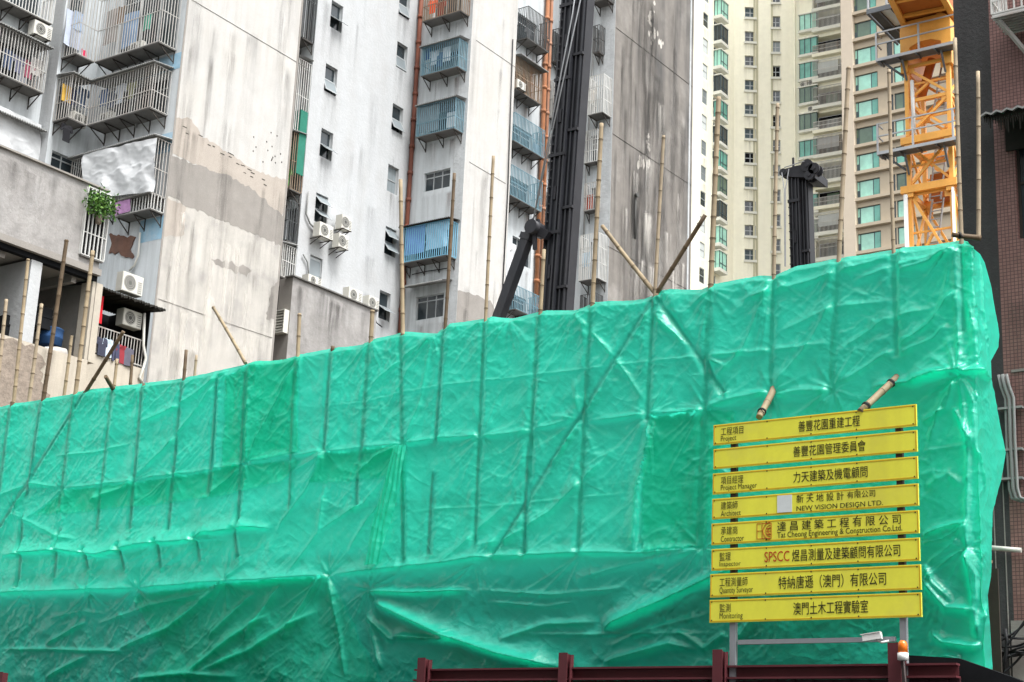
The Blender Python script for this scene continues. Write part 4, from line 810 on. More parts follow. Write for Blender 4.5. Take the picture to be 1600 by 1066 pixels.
b = MB(); b.poly([(sP-9, y2, HA), (sP, y2, HA), (sP, yL, HA), (XL, yL, HA), (XL, YA1, HA), (XA, YA1, HA), (XA, YA2, HA), (sP-9, YA2, HA)]); b.poly([(sP-9, YA2, 0), (XA, YA2, 0), (XA, YA2, HA), (sP-9, YA2, HA)]); b.poly([(sP-9, y2, 0), (sP, y2, 0), (sP, y2, HA), (sP-9, y2, HA)]); b.build('roof', M['greyren'], A)
# things kept in those cages
for (W, px, py, o, col, kind, lab) in (
    (WL, 106, 134, .5, 'c9a24a', 'towel', 'mustard yellow towel hanging in the middle corner cage'), (WL, 118, 140, .5, '2a3350', 'trousers', 'navy trousers hanging in the middle corner cage next to the yellow towel'),
    (WF, 163, 140, .5, '56719a', 'shirt', 'blue patterned shirt in the middle corner cage, right of the inner corner'), (WF, 176, 143, .5, '3d4a5e', 'towel', 'dark blue cloth in the middle of the corner cage'), (WF, 208, 128, .5, '8c8f6a', 'shirt', 'olive shirt at the right end of the middle corner cage'),
    (WL2, 30, 88, .4, '6d6f86', 'shirt', 'grey violet shirt hanging in the left edge cage'), (WL2, 46, 96, .4, 'a05468', 'shirt', 'dull red shirt hanging in the left edge cage'), (WL2, 58, 92, .4, 'c7c4c0', 'towel', 'pale towel hanging at the right end of the left edge cage'), (WL, 105, 195, 1.0, '1c1c20', 'shirt', 'black shirt dangling under the tray of the middle corner cage'),
    (WF, 206, 20, .4, '7c98b8', 'towel', 'pale blue curtain inside the topmost corner cage'), (WF, 178, 15, .4, '9a938c', 'towel', 'grey cloth inside the topmost corner cage'), (WL, 118, 20, .4, 'b4bccb', 'towel', 'light lilac curtain at the left of the topmost corner cage'), (WL, 131, 78, .8, 'd0305a', 'towel', 'small pink bag low in the topmost corner cage'), (WF, 231, 22, .4, '3c8f78', 'towel', 'green cloth near the right end of the topmost corner cage')):
    s, z = W.sz(px, py, o); big = 'curtain' in lab or 'grey cloth inside' in lab; small = 'bag' in lab
    laundry(W, s, z, o, col, lab, kind, .9 if big else (.25 if small else .5), 1.6 if big else (.3 if small else .75))
for (px, py, lab) in ((172, 176, 'white fan unit lying low in the middle corner cage'), (121, 172, 'off white air conditioner in the left half of the middle corner cage'), (220, 62, 'white boxy unit in the right end of the topmost corner cage')):
    W = WL if px < 140 else WF; s, z = W.sz(px, py, .4); ac_unit(W, s, ZA2[0]+.01 if py > 100 else ZA1[0]+.01, .35, lab, .7, .52, .3, bk=False)

stains(WA, rand_runs(26, YA1, YA2, 24, 38, 3, .2, .9), 'grime', A); stains(WA, rand_runs(16, YA1, YA2, 18, 24, 4, .3, 1.2, 2, 6), 'limewash', A, .045); stains(WA, rand_runs(24, YA1, YA2, 17, 24, 5, .2, .8, 2, 6), 'grime', A, .06); stains(WA, [(YA1, YA1+.9, 14, 40)], 'grime', A, .08)
stains(WF, rand_runs(16, XL, XA-.2, 20, 34, 6, .2, .8, 1, 4), 'grime', A); stains(WL2, rand_runs(9, yL-5, yL-.2, 22, 33, 7, .2, .8, 1, 4), 'grime', A); stains(WP, [(sP+.05, XL-.05, z, z+7) for z in (18, 24, 29)], 'grime', A)

# ================================================================ N: half opened left neighbour
XN, YN1, YN2 = -41.76, 27.0, 34.3
Nn = thing('gutted_building', (XN, YN2, 0), 'half gutted grey rendered building with an open room and peeling parapet at the left', 'building')
WN = wallX(XN); ztop = WN.sz(100, 272)[1]; zb0 = WN.sz(100, 403)[1]; zroom0 = WN.sz(100, 552)[1]
a = WN.sz(130, 408); c = WN.sz(163, 415); gz1 = WN.sz(150, 298)[1]
gs0, gs1 = WN.sz(127, 380)[0], WN.sz(160, 380)[0]; gz0 = WN.sz(150, 408)[1]
window(Nn, WN, gs0, gs1, gz0, gz1, 'dark', 'alu', (.5,), None)
cage(Nn, WN, gs0-.05, gs1+.05, gz0+.03, gz1, .12, 'cagew', .16, .02, brackets=False, win=False, rails=(.33, .66))
wall_part(WN, YN1, YN2, zb0, ztop, 'plasterN', Nn, 'upper_wall')
b = MB(); b.box(WN, YN1, YN2+.02, zb0-.22, zb0, -.02, .16); b.box(WN, YN1, YN2+.05, ztop, ztop+.06, -.15, .1); b.build('broken_ledge', M['greyren'], Nn)
b = MB(); b.box(WN, YN1, YN2, zb0-.40, zb0-.22, -.25, -.02); b.build('lintel', M['dark'], Nn)
wall_part(WN, YN1, YN2, 0, zroom0, 'creamN', Nn, 'parapet')
patch(WN, [(-60, 500), (20, 532), (45, 541), (62, 549), (68, 570), (62, 590), (74, 612), (78, 660), (-60, 700)], .02, 'brickN', Nn, name='bare_masonry', jag=.1, seed=11)
W2 = wallX(XN-3.6); b = MB(); b.poly([W2.P(YN1, 0), W2.P(YN2, 0), W2.P(YN2, ztop), W2.P(YN1, ztop)]); b.build('inner_wall', M['white'], Nn)
b = MB(); b.poly([(XN-3.6, YN1, zb0-.3), (XN-.05, YN1, zb0-.3), (XN-.05, YN2, zb0-.3), (XN-3.6, YN2, zb0-.3)]); b.poly([(XN-3.6, YN1, zroom0-.9), (XN-.25, YN1, zroom0-.9), (XN-.25, YN2, zroom0-.9), (XN-3.6, YN2, zroom0-.9)])
for k in range(5): y = YN1+(k+.5)*(YN2-YN1)/5; b.box(wallX(XN-.3), y-.1, y+.1, zb0-.6, zb0-.302, -3.2, 0)
b.build('floor_slab', M['greyren'], Nn)
for px in (50, 150): s = WN.sz(px, 480)[0]; wd = .22; b = MB(); b.box(WN, s-wd, s+wd, zroom0-.02, zb0-.42, -2.6 if px == 50 else -.6, -.03); b.build('pier', M['white' if px == 50 else 'creamN'], Nn)
b = MB(); s = WN.sz(112, 500)[0]; b.box(W2, s, s+.85, zroom0-.9, zroom0+1.5, 0, .05); d = b.build('door', M['cagen'], Nn); b = MB(); b.box(W2, s+.08, s+.77, zroom0+.2, zroom0+1.4, .05, .06); b.build('pane', M['glass'], d)
shell(Nn, XN-9, XN, YN1, YN2, ztop+.03, 'greyren'); b = MB(); b.poly([(XN-9, YN1, 0), (XN, YN1, 0), (XN, YN1, ztop), (XN-9, YN1, ztop)]); b.build('street_wall', M['plasterN'], Nn)
stains(WN, rand_runs(9, YN1, YN2, ztop-.4, ztop, 8, .5, 1.6, 1.2, 3), 'grime', Nn, .03); stains(WN, rand_runs(14, YN1, YN2, zroom0-.1, zroom0, 9, .2, .9, .8, 3), 'grime', Nn, .04)
# recess at its right end: dark balcony
XR = XN-.9; WR = wallX(XR); YR2 = WR.sz(232, 520)[0]; Rz = WR.sz(190, 465)[1]; rz0 = WR.sz(190, 555)[1]
YR2 = min(YR2, YA1-.1)
wall_part(WR, YN2, YR2, 0, rz0-.25, 'creamN', Nn, 'balcony_parapet')
b = MB(); b.poly([(XR-2.2, YN2, rz0-1), (XR-2.2, YR2, rz0-1), (XR-2.2, YR2, Rz), (XR-2.2, YN2, Rz)]); b.poly([(XR-2.2, YN2, rz0-.3), (XR, YN2, rz0-.3), (XR, YR2, rz0-.3), (XR-2.2, YR2, rz0-.3)]); b.poly([(XR-2.2, YR2, 0), (XR, YR2, 0), (XR, YR2, Rz), (XR-2.2, YR2, Rz)]); b.poly([(XR-2.2, YN2+.01, 0), (XR+.8, YN2+.01, 0), (XR+.8, YN2+.01, Rz), (XR-2.2, YN2+.01, Rz)]); b.build('dark_interior', M['dark'], Nn)  # near-black walls stand in for the shade inside the recess
corrug(WR, YN2-.1, YR2+.25, Rz+.1, -2, .5, .15, 'awnblack', Nn, ragged=.08)
b = MB(); n = 22
for i in range(n+1): s = YN2+.15+(YR2-YN2-.3)*i/n; b.bar(WR.P(s, rz0-.2, -.05), WR.P(s, rz0+.75, -.05), .025)
for zz in (rz0+.76, rz0-.15): b.bar(WR.P(YN2+.1, zz, -.05), WR.P(YR2-.1, zz, -.05), .04)
b.build('railing', M['cagen'], Nn)
s, z = WR.sz(200, 512, -.3); ac_unit(WR, s, z, -.5, 'white air conditioner hanging inside the dark balcony', .85, .6, .4, bk=False, grille=True)
s, z = WR.sz(203, 446, .1); ac_unit(WR, s, Rz+.18, -.1, 'white air conditioner with round fan standing on the blackened awning', .95, .7, .35, bk=False)
for (px, py, o, col, kind, lab) in ((158, 462, .15, 'c8202c', 'towel', 'red cloth hanging from the end of the blackened awning'), (160, 528, .02, '3b3d4c', 'shirt', 'dark patterned shirt drying on the balcony railing'), (170, 530, .02, 'b9c7d3', 'shirt', 'pale blue shirt drying on the balcony railing'), (182, 537, .02, '44465c', 'trousers', 'slate trousers drying on the balcony railing'), (192, 540, .02, '8a3038', 'shirt', 'dark red shirt drying on the balcony railing'), (203, 545, .02, '5c5a66', 'towel', 'grey towel drying at the right of the balcony railing')):
    s, z = WR.sz(px, py, o); laundry(WR, s, z, o, col, lab, kind, .22 if 'red cloth' in lab else .45, 1.0 if 'red cloth' in lab else .65)
b = MB(); b.tube([WR.P(*WR.sz(214, 360), .1), WR.P(*WR.sz(212, 410), .1), WR.P(*WR.sz(218, 430), .1)], .035, 8); 
b = MB(); b.tube([WR.P(*WR.sz(p, q), .06) for p, q in ((224, 490), (222, 540), (226, 560), (222, 575), (216, 590), (222, 600))], .05, 8); tag(b.build('drainpipe', M['ac']), 'white bent drainpipe beside the dark balcony', 'drainpipe')
# plants in the grille window
pl = thing('potted_plant', tuple(WN.P(*WN.sz(148, 325), .25)), 'leafy green plant spilling out of the barred window in the grey rendered wall', 'plant')
for m_, n_, sd_ in (('leaf', 420, 1), ('leafy', 260, 2)):
    rr = random.Random(sd_); b = MB()
    for k in range(n_):
        px = 148+rr.gauss(0, 11); py = 322+rr.gauss(0, 10)+(px-148)*.25; c = WN.P(*WN.sz(px, py), .12+rr.random()*.45); a_ = Vector((rr.gauss(0, 1), rr.gauss(0, 1), rr.gauss(0, 1))).normalized(); e_ = a_.cross(Vector((rr.gauss(0, 1), rr.gauss(0, 1), rr.gauss(0, 1)))).normalized(); l = rr.uniform(.05, .1)
        b.poly([c-a_*l, c+e_*l*.45, c+a_*l, c-e_*l*.45])
    b.build('foliage', M[m_], pl)
b = MB(); c = WN.P(*WN.sz(150, 338), .15); b.tube([c+Vector((0, 0, -.3)), c+Vector((0, 0, -.02))], [.1, .14], 12); b.build('pot', M['brickN'], pl)
b = MB()
for k in range(6): b.tube([c, c+Vector((.05*k-.1, .1*k-.3, .25)), c+Vector((.1*k-.2, .2*k-.5, .35))], .012, 5)
b.build('stem', M['leaf'], pl)
# clutter in the open room
for (px, py, m_, kind, lab) in ((86, 540, cloth_m('27466e'), 'barrel', 'blue plastic barrel in the open room'), (20, 520, M['dark'], 'crate', 'dark crate standing at the left of the open room'), (72, 505, M['dark'], 'crate', 'black boxes stacked behind the blue barrel'), (92, 552, M['cagen'], 'sack', 'grey sack lying on the parapet of the open room'), (30, 525, M['plank'], 'board', 'wooden boards leaning on the pale pier in the open room')):
    W = wallX(XN-.7 if kind != 'sack' else XN-.15); s, z = W.sz(px, py); b = MB()
    if kind == 'barrel': b.tube([W.P(s, z+t, -.3) for t in (0, .03, .25, .28, .31, .55, .58, .62)], [.36, .4, .41, .43, .41, .41, .43, .38], 18)
    elif kind == 'crate': b.box(W, s-.4, s+.4, z-.2, z+.25, -.6, 0); b.box(W, s-.3, s+.25, z+.251, z+.55, -.55, -.05); b.box(W, s-.42, s+.42, z+.18, z+.22, .001, .02)
    elif kind == 'sack': b.tube([W.P(s+t, z+.08*sin(t*5), -.2) for t in (-.55, -.45, -.2, .1, .35, .5)], [.08, .2, .26, .23, .2, .05], 12)
    else:
        for k in range(4): b.bar(W.P(s+k*.14, z-.3, 0), W.P(s+.3+k*.12, z+.55-.1*k, -.3), .13, .03)
    tag(b.build({'barrel': 'barrel', 'crate': 'storage_crate', 'sack': 'sack', 'board': 'leaning_boards'}[kind], m_), lab, kind)

# ================================================================ B/C/E: white block with slot windows
XB, YB0, YC = -48.93, 51.4, 59.1
XE, YE2 = -45.47, 63.0
HB = 60
Bb = thing('apartment_building', (XB, YC, 0), 'white apartment block with columns of narrow slot windows, blue cages and a narrow cream gable', 'building')
WB, WC, WE, WBs = wallX(XB), wallY(YC), wallX(XE), wallY(YB0)
def slot(px, py, sash): a = win_c(WB, px, py, .85, 1.42); window(Bb, WB, *a, 'glassgrey' if sash == 0 else 'glass', 'alu', (), .5, o=-.2, sash=sash or None)
for px, py, sh in ((526, 26, [(.02, .5, .9)]), (517, 125, [(.02, .5, .35)]), (510, 226, [(.02, .5, .9)]), (502, 327, [(.5, .98, .7), (.02, .5, .8)]), (493, 424, [(.02, .98, .08)]), (632, 7, [(.02, .5, .3)]), (628, 89, [(.02, .5, .2)]), (621, 186, [(.02, .5, .45)]), (614, 281, 0), (610, 378, [(.5, .98, .6), (.02, .5, .6)]), (601, 478, [(.02, .5, .95)]), (536, -75, 0), (640, -90, 0)): slot(px, py, sh)
wall_part(WB, YB0, YC, 0, HB, 'white', Bb, 'side_wall', depth=.28)
# C: facing wall with cages
for (l, r_, t, m, bk, sp, awnm, aw) in (((660, 28), (722, 20), -30, 'cagerust', 'glass', .13, 'awning', None), ((657, 118), (715, 103), 68, 'cageb', 'glass', .12, 'awning', .12), ((650, 213), (713, 199), 160, 'cageb', 'glass', .12, 'awning', .12), ((625, 410), (704, 397), 350, 'cagesky', 'glass', .13, 'awnblack', .15)):
    a = WC.sz(*l, .75); c = WC.sz(*r_, .75); zt = WC.sz((l[0]+r_[0])/2, t, .75)[1]; z0 = (a[1]+c[1])/2
    cage(Bb, WC, max(a[0], XB+.1), min(c[0], XE-.2), z0, zt, .75, m, sp, .015, awn=aw, awnm=awnm, back=bk, rails=(.4,) if m != 'cagesky' else ())
a = WC.sz(661, 304); c = WC.sz(704, 262); window(Bb, WC, a[0], c[0], a[1]+.12, c[1], 'glass', 'alu', (.33, .66), .72)
a = WC.sz(648, 503); c = WC.sz(694, 457); window(Bb, WC, a[0], c[0], a[1]+.05, c[1], 'glass', 'alu', (.36, .68), .78)
a = WC.sz(632, 453, .6); c = WC.sz(695, 440, .6); corrug(WC, max(a[0], XB+.1), c[0], c[1]+.25, 0, .8, .2, 'awning', Bb)
wall_part(WC, XB, WC.sz(708, 250)[0], 0, HB, 'whiteC', Bb, 'front_wall')
sR = WC.sz(708, 250)[0]; b = MB(); b.poly([WC.P(sR, 0), WC.P(XE, 0), WC.P(XE, HB), WC.P(sR, HB)]); b.build('corner_strip', M['rough'], Bb)
wall_part(WE, YC, YE2, 0, HB, 'cream', Bb, 'gable_wall')
patch(WE, [(705, 452), (722, 454), (745, 462), (765, 470), (779, 492), (775, 560), (690, 560)], .012, 'greyren', Bb, jag=.05, lim=(YC+.02, YE2-.02), seed=21)
for p, q in (((744, 63), (815, 112)), ((733, 253), (790, 287))): b = MB(); b.bar(WE.P(*WE.sz(*p), .004), WE.P(*WE.sz(*q), .004), .03, .012); b.build('plaster_joint', M['greyren'], Bb)
shell(Bb, XB-11, XE, YC, YE2, HB, 'greyren', 'roof'); shell(Bb, XB-11, XB, YB0, YC, HB, 'greyren', 'roof')
s = XB+.18; b = MB(); za, zb_ = WC.sz(640, 540)[1], HB-2

def vpipe(c, z0, z1, r, m, label):
    b = MB(); b.tube([(c.x, c.y, z0), (c.x, c.y, z1)], r, 10); z = z0+1
    while z < z1: b.tube([(c.x, c.y, z-.09), (c.x, c.y, z+.09)], r*1.28, 10); z += 1.45
    tag(b.build('drainpipe', M[m]), label, 'drainpipe')
vpipe(WC.P(XB+.17, 0, .17), 12, 56, .115, 'pipe', 'rust brown drainpipe in the corner beside the blue cages')
# strip behind the cream gable, with stacked cages
sS = WBs.sz(440, 250)[0]; sS = min(sS, XB-2.4)
for (l, r_, t, m, aw, dp) in (((466, 60), (489, 52), -60, 'caged', None, .8), ((452, 205), (472, 196), 92, 'cagew', .3, .9), ((445, 296), (464, 290), 208, 'cagerust', .25, .8), ((440, 378), (468, 368), 312, 'caged', None, .7), ((437, 430), (470, 424), 378, 'cagew', .15, .9)):
    a = WBs.sz(*l, dp); c = WBs.sz(*r_, dp); z0 = (a[1]+c[1])/2; z1 = WBs.sz((l[0]+r_[0])/2, t, dp)[1]; cage(Bb, WBs, a[0]-.6, min(c[0], XB-.05), z0, z1, dp, m, .14, .017, awn=aw, rails=(.5,))
a = WBs.sz(468, 272, .3); c = WBs.sz(480, 172, .3); b = MB(); b.box(WBs, XB-.42, XB-.02, a[1], c[1], .02, .5); b.build('green_panel', cloth_m('2f7563'), Bb)
wall_part(WBs, XB-6, XB, 0, HB, 'whiteC', Bb, 'recess_wall')
# air conditioners and laundry on it
for (px, py, w_, lab) in ((500, 374, .95, 'largest air conditioner of the cluster under the open slot window'), (532, 361, .7, 'upper air conditioner of the cluster right of the open slot window'), (527, 390, .7, 'lower right air conditioner of the cluster under the open slot window')): s, z = WB.sz(px, py, .3); ac_unit(WB, s, z, .25, lab, w_, .68, .42)
for (W, px, py, o, col, kind, lab) in ((WC, 677, 0, .45, 'e8542a', 'shirt', 'orange red shirt in the rusty topmost cage'), (WC, 690, 2, .45, '8a3a34', 'shirt', 'maroon shirt in the rusty topmost cage'), (WC, 668, 72, .45, '2c4f8f', 'towel', 'deep blue cloth in the upper blue grey cage'), (WC, 679, 80, .45, 'd5d9df', 'shirt', 'white shirt in the upper blue grey cage'), (WC, 687, 82, .45, '33507c', 'trousers', 'blue trousers in the upper blue grey cage'), (WC, 698, 74, .45, 'dfe3e6', 'towel', 'narrow white towel in the upper blue grey cage')):
    s, z = W.sz(px, py, o); laundry(W, s, z, o, col, lab, kind, .5, .8)
sheet(WC, [(636, 352), (666, 347), (663, 394), (634, 400)], .62, 'curtain', cloth_m('7d9ed6'), 'blue curtain in the sky blue cage', 'curtain', amp=.03); sheet(WC, [(667, 347), (701, 341), (698, 385), (665, 392)], .62, 'curtain', cloth_m('b9d3e4'), 'pale patterned curtain in the sky blue cage', 'curtain', amp=.03)
sheet(WC, [(652, 170), (688, 162), (685, 203), (650, 210)], .62, 'plastic_sheet', 'glassgrey', 'grey plastic sheet behind the bars of the lower blue grey cage', 'plastic sheet', amp=.03)

stains(WB, [(h[0]-.15, h[1]+.15, h[2]-2.2, h[2]) for h in WB.holes], 'grime', Bb); stains(WB, rand_runs(16, YB0, YC, 22, 42, 12, .2, 1.0, 2, 8), 'grime', Bb, .04)
stains(WC, [(h[0]-.1+k_*.7, h[0]+.7+k_*.7, h[2]-2.6, h[2]-.2) for h in WC.holes for k_ in (0, 1, 2)], 'grime', Bb); stains(WC, [(h[0]+k_, h[0]+.35+k_, h[2]-2.2, h[2]-.3) for h in WC.holes for k_ in (.3, 1.5)], 'rust', Bb, .05)
stains(WE, rand_runs(14, YC, YE2, 24, 42, 14, .2, .7, 2, 8), 'grime', Bb); stains(WE, [(YC+.02, YC+.5, 20, 46), (YE2-.5, YE2-.02, 20, 46)], 'grime', Bb, .05); stains(WBs, rand_runs(8, XB-3, XB-.1, 22, 38, 15, .2, .7, 1, 4), 'grime', Bb)

# ================================================================ annex
XX = XB+1.6; WX = wallX(XX); yx0 = WX.sz(455, 470)[0]; yx1 = WX.sz(588, 500)[0]; zx = WX.sz(500, 450)[1]
An = thing('annex', (XX, yx0, 0), 'low grey cement rendered annex with a flat roof in front of the white block', 'building')
WXf = wallY(yx0); b = MB(); xl = WXf.sz(422, 470)[0]-4
b.poly([WX.P(yx0, 0), WX.P(yx1, 0), WX.P(yx1, zx), WX.P(yx0, zx)]); b.poly([(xl, yx0, zx), (XX, yx0, zx), (XX, yx1, zx), (xl, yx1, zx)]); b.poly([(xl, yx1, 0), (XX, yx1, 0), (XX, yx1, zx), (xl, yx1, zx)]); b.build('wall', M['plasterN'], An)
a = WXf.sz(425, 490); c = WXf.sz(437, 445); window(An, WXf, a[0]-.8, c[0], a[1]-.5, c[1], 'dark', 'caged', (), None); wall_part(WXf, xl, XX, 0, zx, 'greyren', An, 'front_wall')
b = MB(); b.box(WX, yx0-.1, yx1, zx, zx+.06, -.4, .12); b.build('roof_edge', M['tray'], An)
s, z = WXf.sz(434, 520, .3); vt = thing('vent_grille', tuple(WXf.P(s, z, .1)), 'white louvred vent on the shaded end of the grey annex', 'vent')
b = MB(); b.box(WXf, s-.3, s+.3, z, z+.05, 0, .3); b.box(WXf, s-.3, s+.3, z+1.0, z+1.05, 0, .3); b.box(WXf, s-.3, s-.25, z+.05, z+1, 0, .3); b.box(WXf, s+.25, s+.3, z+.05, z+1, 0, .3); b.build('frame', M['ac'], vt)
b = MB()
for k in range(7): b.box(WXf, s-.24, s+.24, z+.12+k*.13, z+.18+k*.13, .1, .26)
b.build('louvre', M['ac'], vt)
stains(WX, rand_runs(14, yx0, yx1, zx-.5, zx-.05, 16, .3, 1.4, 1, 4), 'grime', An)
for (px, py, w_, lab) in ((482, 440, .9, 'low flat air conditioner on the left end of the annex roof'), (545, 468, .95, 'larger air conditioner on the annex roof edge'), (574, 477, .75, 'smaller air conditioner at the right end of the annex roof')): W = wallX(XX-.5); s, z = W.sz(px, py); ac_unit(W, s, zx+.07, 0, lab, w_, .62 if px > 500 else .42, .4, bk=False)

# ================================================================ F/G: rear block with rusty pipes and the stained gable
XF, YF = -48.36, 71.1
XG, YG2 = -44.42, 80.3
HG = 68
G = thing('apartment_building', (XG, YF, 0), 'tall block behind the rig with a streaked grey cement gable and many barred windows', 'building')
WFx, WFy, WG = wallX(XF), wallY(YF), wallX(XG); sPp = WFx.sz(848, 130, .15)[0]
for (l, r_, t, m, aw, wn) in (((824, 59), (858, 80), 12, 'caged', None, 1), ((806, 140), (846, 160), 92, 'cagerust', .35, 1), ((803, 222), (850, 243), 181, 'cageb', None, 1), ((798, 306), (846, 328), 262, 'cageb', None, 1), ((806, 482), (842, 498), 446, 'cageb', None, 1)):
    a = WFx.sz(*l, .8); c = WFx.sz(*r_, .8); z0 = (a[1]+c[1])/2; z1 = WFx.sz((l[0]+r_[0])/2, t+8, .8)[1]; cage(G, WFx, a[0], min(c[0], sPp-.1), z0, z1, .8, m, .13, .017, awn=aw, back='glass')
a = WFx.sz(800, 395); c = WFx.sz(822, 375); window(G, WFx, a[0], a[0]+1.8, a[1]-.4, a[1]+1, 'glass', 'alu', (.33, .66), .7)
sheet(WFx, [(795, 378), (806, 384), (808, 440), (790, 432)], .6, 'plastic_sheet', 'clothw', 'white sheet hanging beside the rig brace', 'plastic sheet', amp=.06)
for (l, r_, t, m, aw, dp) in (((859, 92), (873, 98), 46, 'caged', None, .7), ((853, 180), (871, 186), 126, 'cagen', None, .7), ((848, 250), (864, 256), 212, 'cagen', None, .7), ((848, 345), (862, 350), 300, 'cagen', None, .7),
    ((926, 80), (936, 82), 40, 'caged', None, .6), ((918, 181), (945, 172), 118, 'cagew', None, .9), ((912, 256), (932, 250), 204, 'cagew', None, .5), ((912, 330), (930, 326), 286, 'cagen', None, .5), ((904, 440), (936, 432), 366, 'cagew', None, .9), ((905, 520), (930, 515), 460, 'caged', None, .7), ((880, -5), (905, -8), -60, 'cagen', None, .7), ((925, 2), (955, -4), -60, 'caged', None, .8)):
    a = WFy.sz(*l, dp); c = WFy.sz(*r_, dp); z0 = (a[1]+c[1])/2; z1 = WFy.sz((l[0]+r_[0])/2, t, dp)[1]; cage(G, WFy, max(a[0], XF+.05), min(c[0], XG-.1), z0, z1, dp, m, .13, .018, awn=aw, rails=(.35, .7) if m == 'cagew' else (.5,))
wall_part(WFx, YE2-.2, YF, 0, HG, 'whiteC', G, 'side_wall'); sW = WFy.sz(938, 250)[0]; wall_part(WFy, XF, XG, 0, HG, 'whiteC', G, 'front_wall')
b = MB(); b.box(WFy, XG-.9, XG, 0, HG, .004, .02); b.build('corner_strip', M['rough'], G)
wall_part(WG, YF, YG2, 0, HG, 'stained', G, 'gable_wall')
rr = random.Random(9)
for (cx, cy, sx, sy, n_) in ((1017, 25, 7, 14, 16), (1019, 52, 8, 12, 14), (1032, 68, 7, 8, 9), (1013, 222, 4, 12, 8), (1005, 256, 12, 7, 10)):
    b = MB()
    for k in range(n_):
        c = WG.sz(rr.gauss(cx, sx*.5), rr.gauss(cy, sy*.5)); m_ = 9; ra = rr.uniform(.05, .2); el = rr.uniform(1, 2.2); b.poly([WG.P(c[0]+ra*rr.uniform(.5, 1.1)*cos(2*pi*j/m_), c[1]+ra*el*rr.uniform(.5, 1.1)*sin(2*pi*j/m_), .006+k*.0004+cx*1e-6) for j in range(m_)])
    b.build('flaked_stain', M['flake'], G)
for p, q in (((962, 43), (1082, 136)), ((957, 209), (1080, 290)), ((950, 385), (1078, 455))): b = MB(); b.bar(WG.P(*WG.sz(*p), .004), WG.P(*WG.sz(*q), .004), .035, .012); b.build('cement_joint', M['bracket'], G)
b = MB(); b.box(WG, YG2-.5, YG2-.35, 0, HG, 0, .05); b.build('edge_pilaster', M['rough'], G)
c = WG.P(*WG.sz(991, 306), .1); b = MB(); b.tube([c, c+Vector((.15, 0, 0))], .13, 12); b.tube([c+Vector((.0, 0, -.1)), c+Vector((.02, 0, -2.6))], .05, 8); tag(b.build('wall_lamp', M['acdark']), 'small dark lamp with a cable on the streaked cement gable', 'lamp')
shell(G, XF-8, XG, YF, YG2, HG, 'greyren', 'roof'); shell(G, XF-8, XF, YE2, YF, HG, 'greyren', 'roof')
vpipe(WFx.P(sPp+.12, 0, .2), 18, 62, .13, 'pipeor', 'orange rusty drainpipe left of the rig mast'); vpipe(WFx.P(sPp+.52, 0, .2), 18, 62, .1, 'pipeor', 'second rusty drainpipe, directly left of the rig mast')
s, z = WFx.sz(815, 140, .9); ac_unit(WFx, s, z, .5, 'old air conditioner at the foot of the rusty awning cage', .8, .5, .4)
stains(WG, rand_runs(22, YF+.1, YF+5.5, 30, 48, 31, .3, 1.3, 5, 16), 'soot', G); stains(WG, rand_runs(12, YF+2, YF+5, 34, 50, 32, .5, 1.6, 8, 20), 'soot', G, .045); stains(WG, rand_runs(15, YF+.1, YG2-.6, 30, 42, 33, .4, 1.6, 2, 7), 'limewash', G, .06); stains(WG, rand_runs(16, YF+4, YG2-.6, 34, 50, 34, .3, 1.2, 4, 14), 'soot', G, .08)
stains(WFx, [(h[0]+k_*.6, h[0]+.6+k_*.6, h[2]-2.4, h[2]-.2) for h in WFx.holes for k_ in (0, 1, 2)], 'grime', G); stains(WFy, [(h[0]-.1, h[1]+.2, h[2]-2.4, h[2]-.2) for h in WFy.holes], 'grime', G); stains(WFx, [(h[1]-.5, h[1], h[2]-2.6, h[2]-.2) for h in WFx.holes], 'rust', G, .05)

# cables and waste pipes on the old walls
for W, pts, r_, m_, o_, lab in ((WB, [(480, 300), (476, 335), (482, 350), (492, 360)], .045, 'pipegrey', .1, 'thin grey waste pipe curving to the air conditioners under the slot window'), (WB, [(471, 398), (478, 410), (480, 432)], .04, 'pipegrey', .1, 'short grey pipe above the flat air conditioner on the annex'), (WF, [(222, 365), (219, 400), (213, 416), (205, 424)], .04, 'ac', .1, 'white hose hanging to the air conditioner on the blackened awning'),
    (WF, [(225, -40), (222, 60), (215, 200)], .05, 'pipegrey', .08, 'grey vertical pipe behind the cages beside the cream gable'), (WB, [(577, 470), (583, 505), (592, 512)], .03, 'cable', .2, 'black cable dangling at the right end of the annex'), (WE, [(800, 62), (792, 300), (783, 470)], .03, 'cable', .06, 'thin black cable running down the right edge of the narrow cream gable'), (WC, [(646, 430), (668, 425), (702, 420)], .025, 'cable', .1, 'black cable crossing under the sky blue cage'), (WFy, [(932, 60), (928, 130), (920, 260), (915, 400)], .05, 'pipegrey', .25, 'grey pipe running past the cages right of the rig mast')):
    b = MB(); b.tube([W.P(*W.sz(x, y), o_) for x, y in pts], r_, 7); nm_ = 'cable' if m_ == 'cable' else ('hose' if 'hose' in lab else 'waste_pipe'); tag(b.build(nm_, M[m_]), lab, nm_.split('_')[-1])
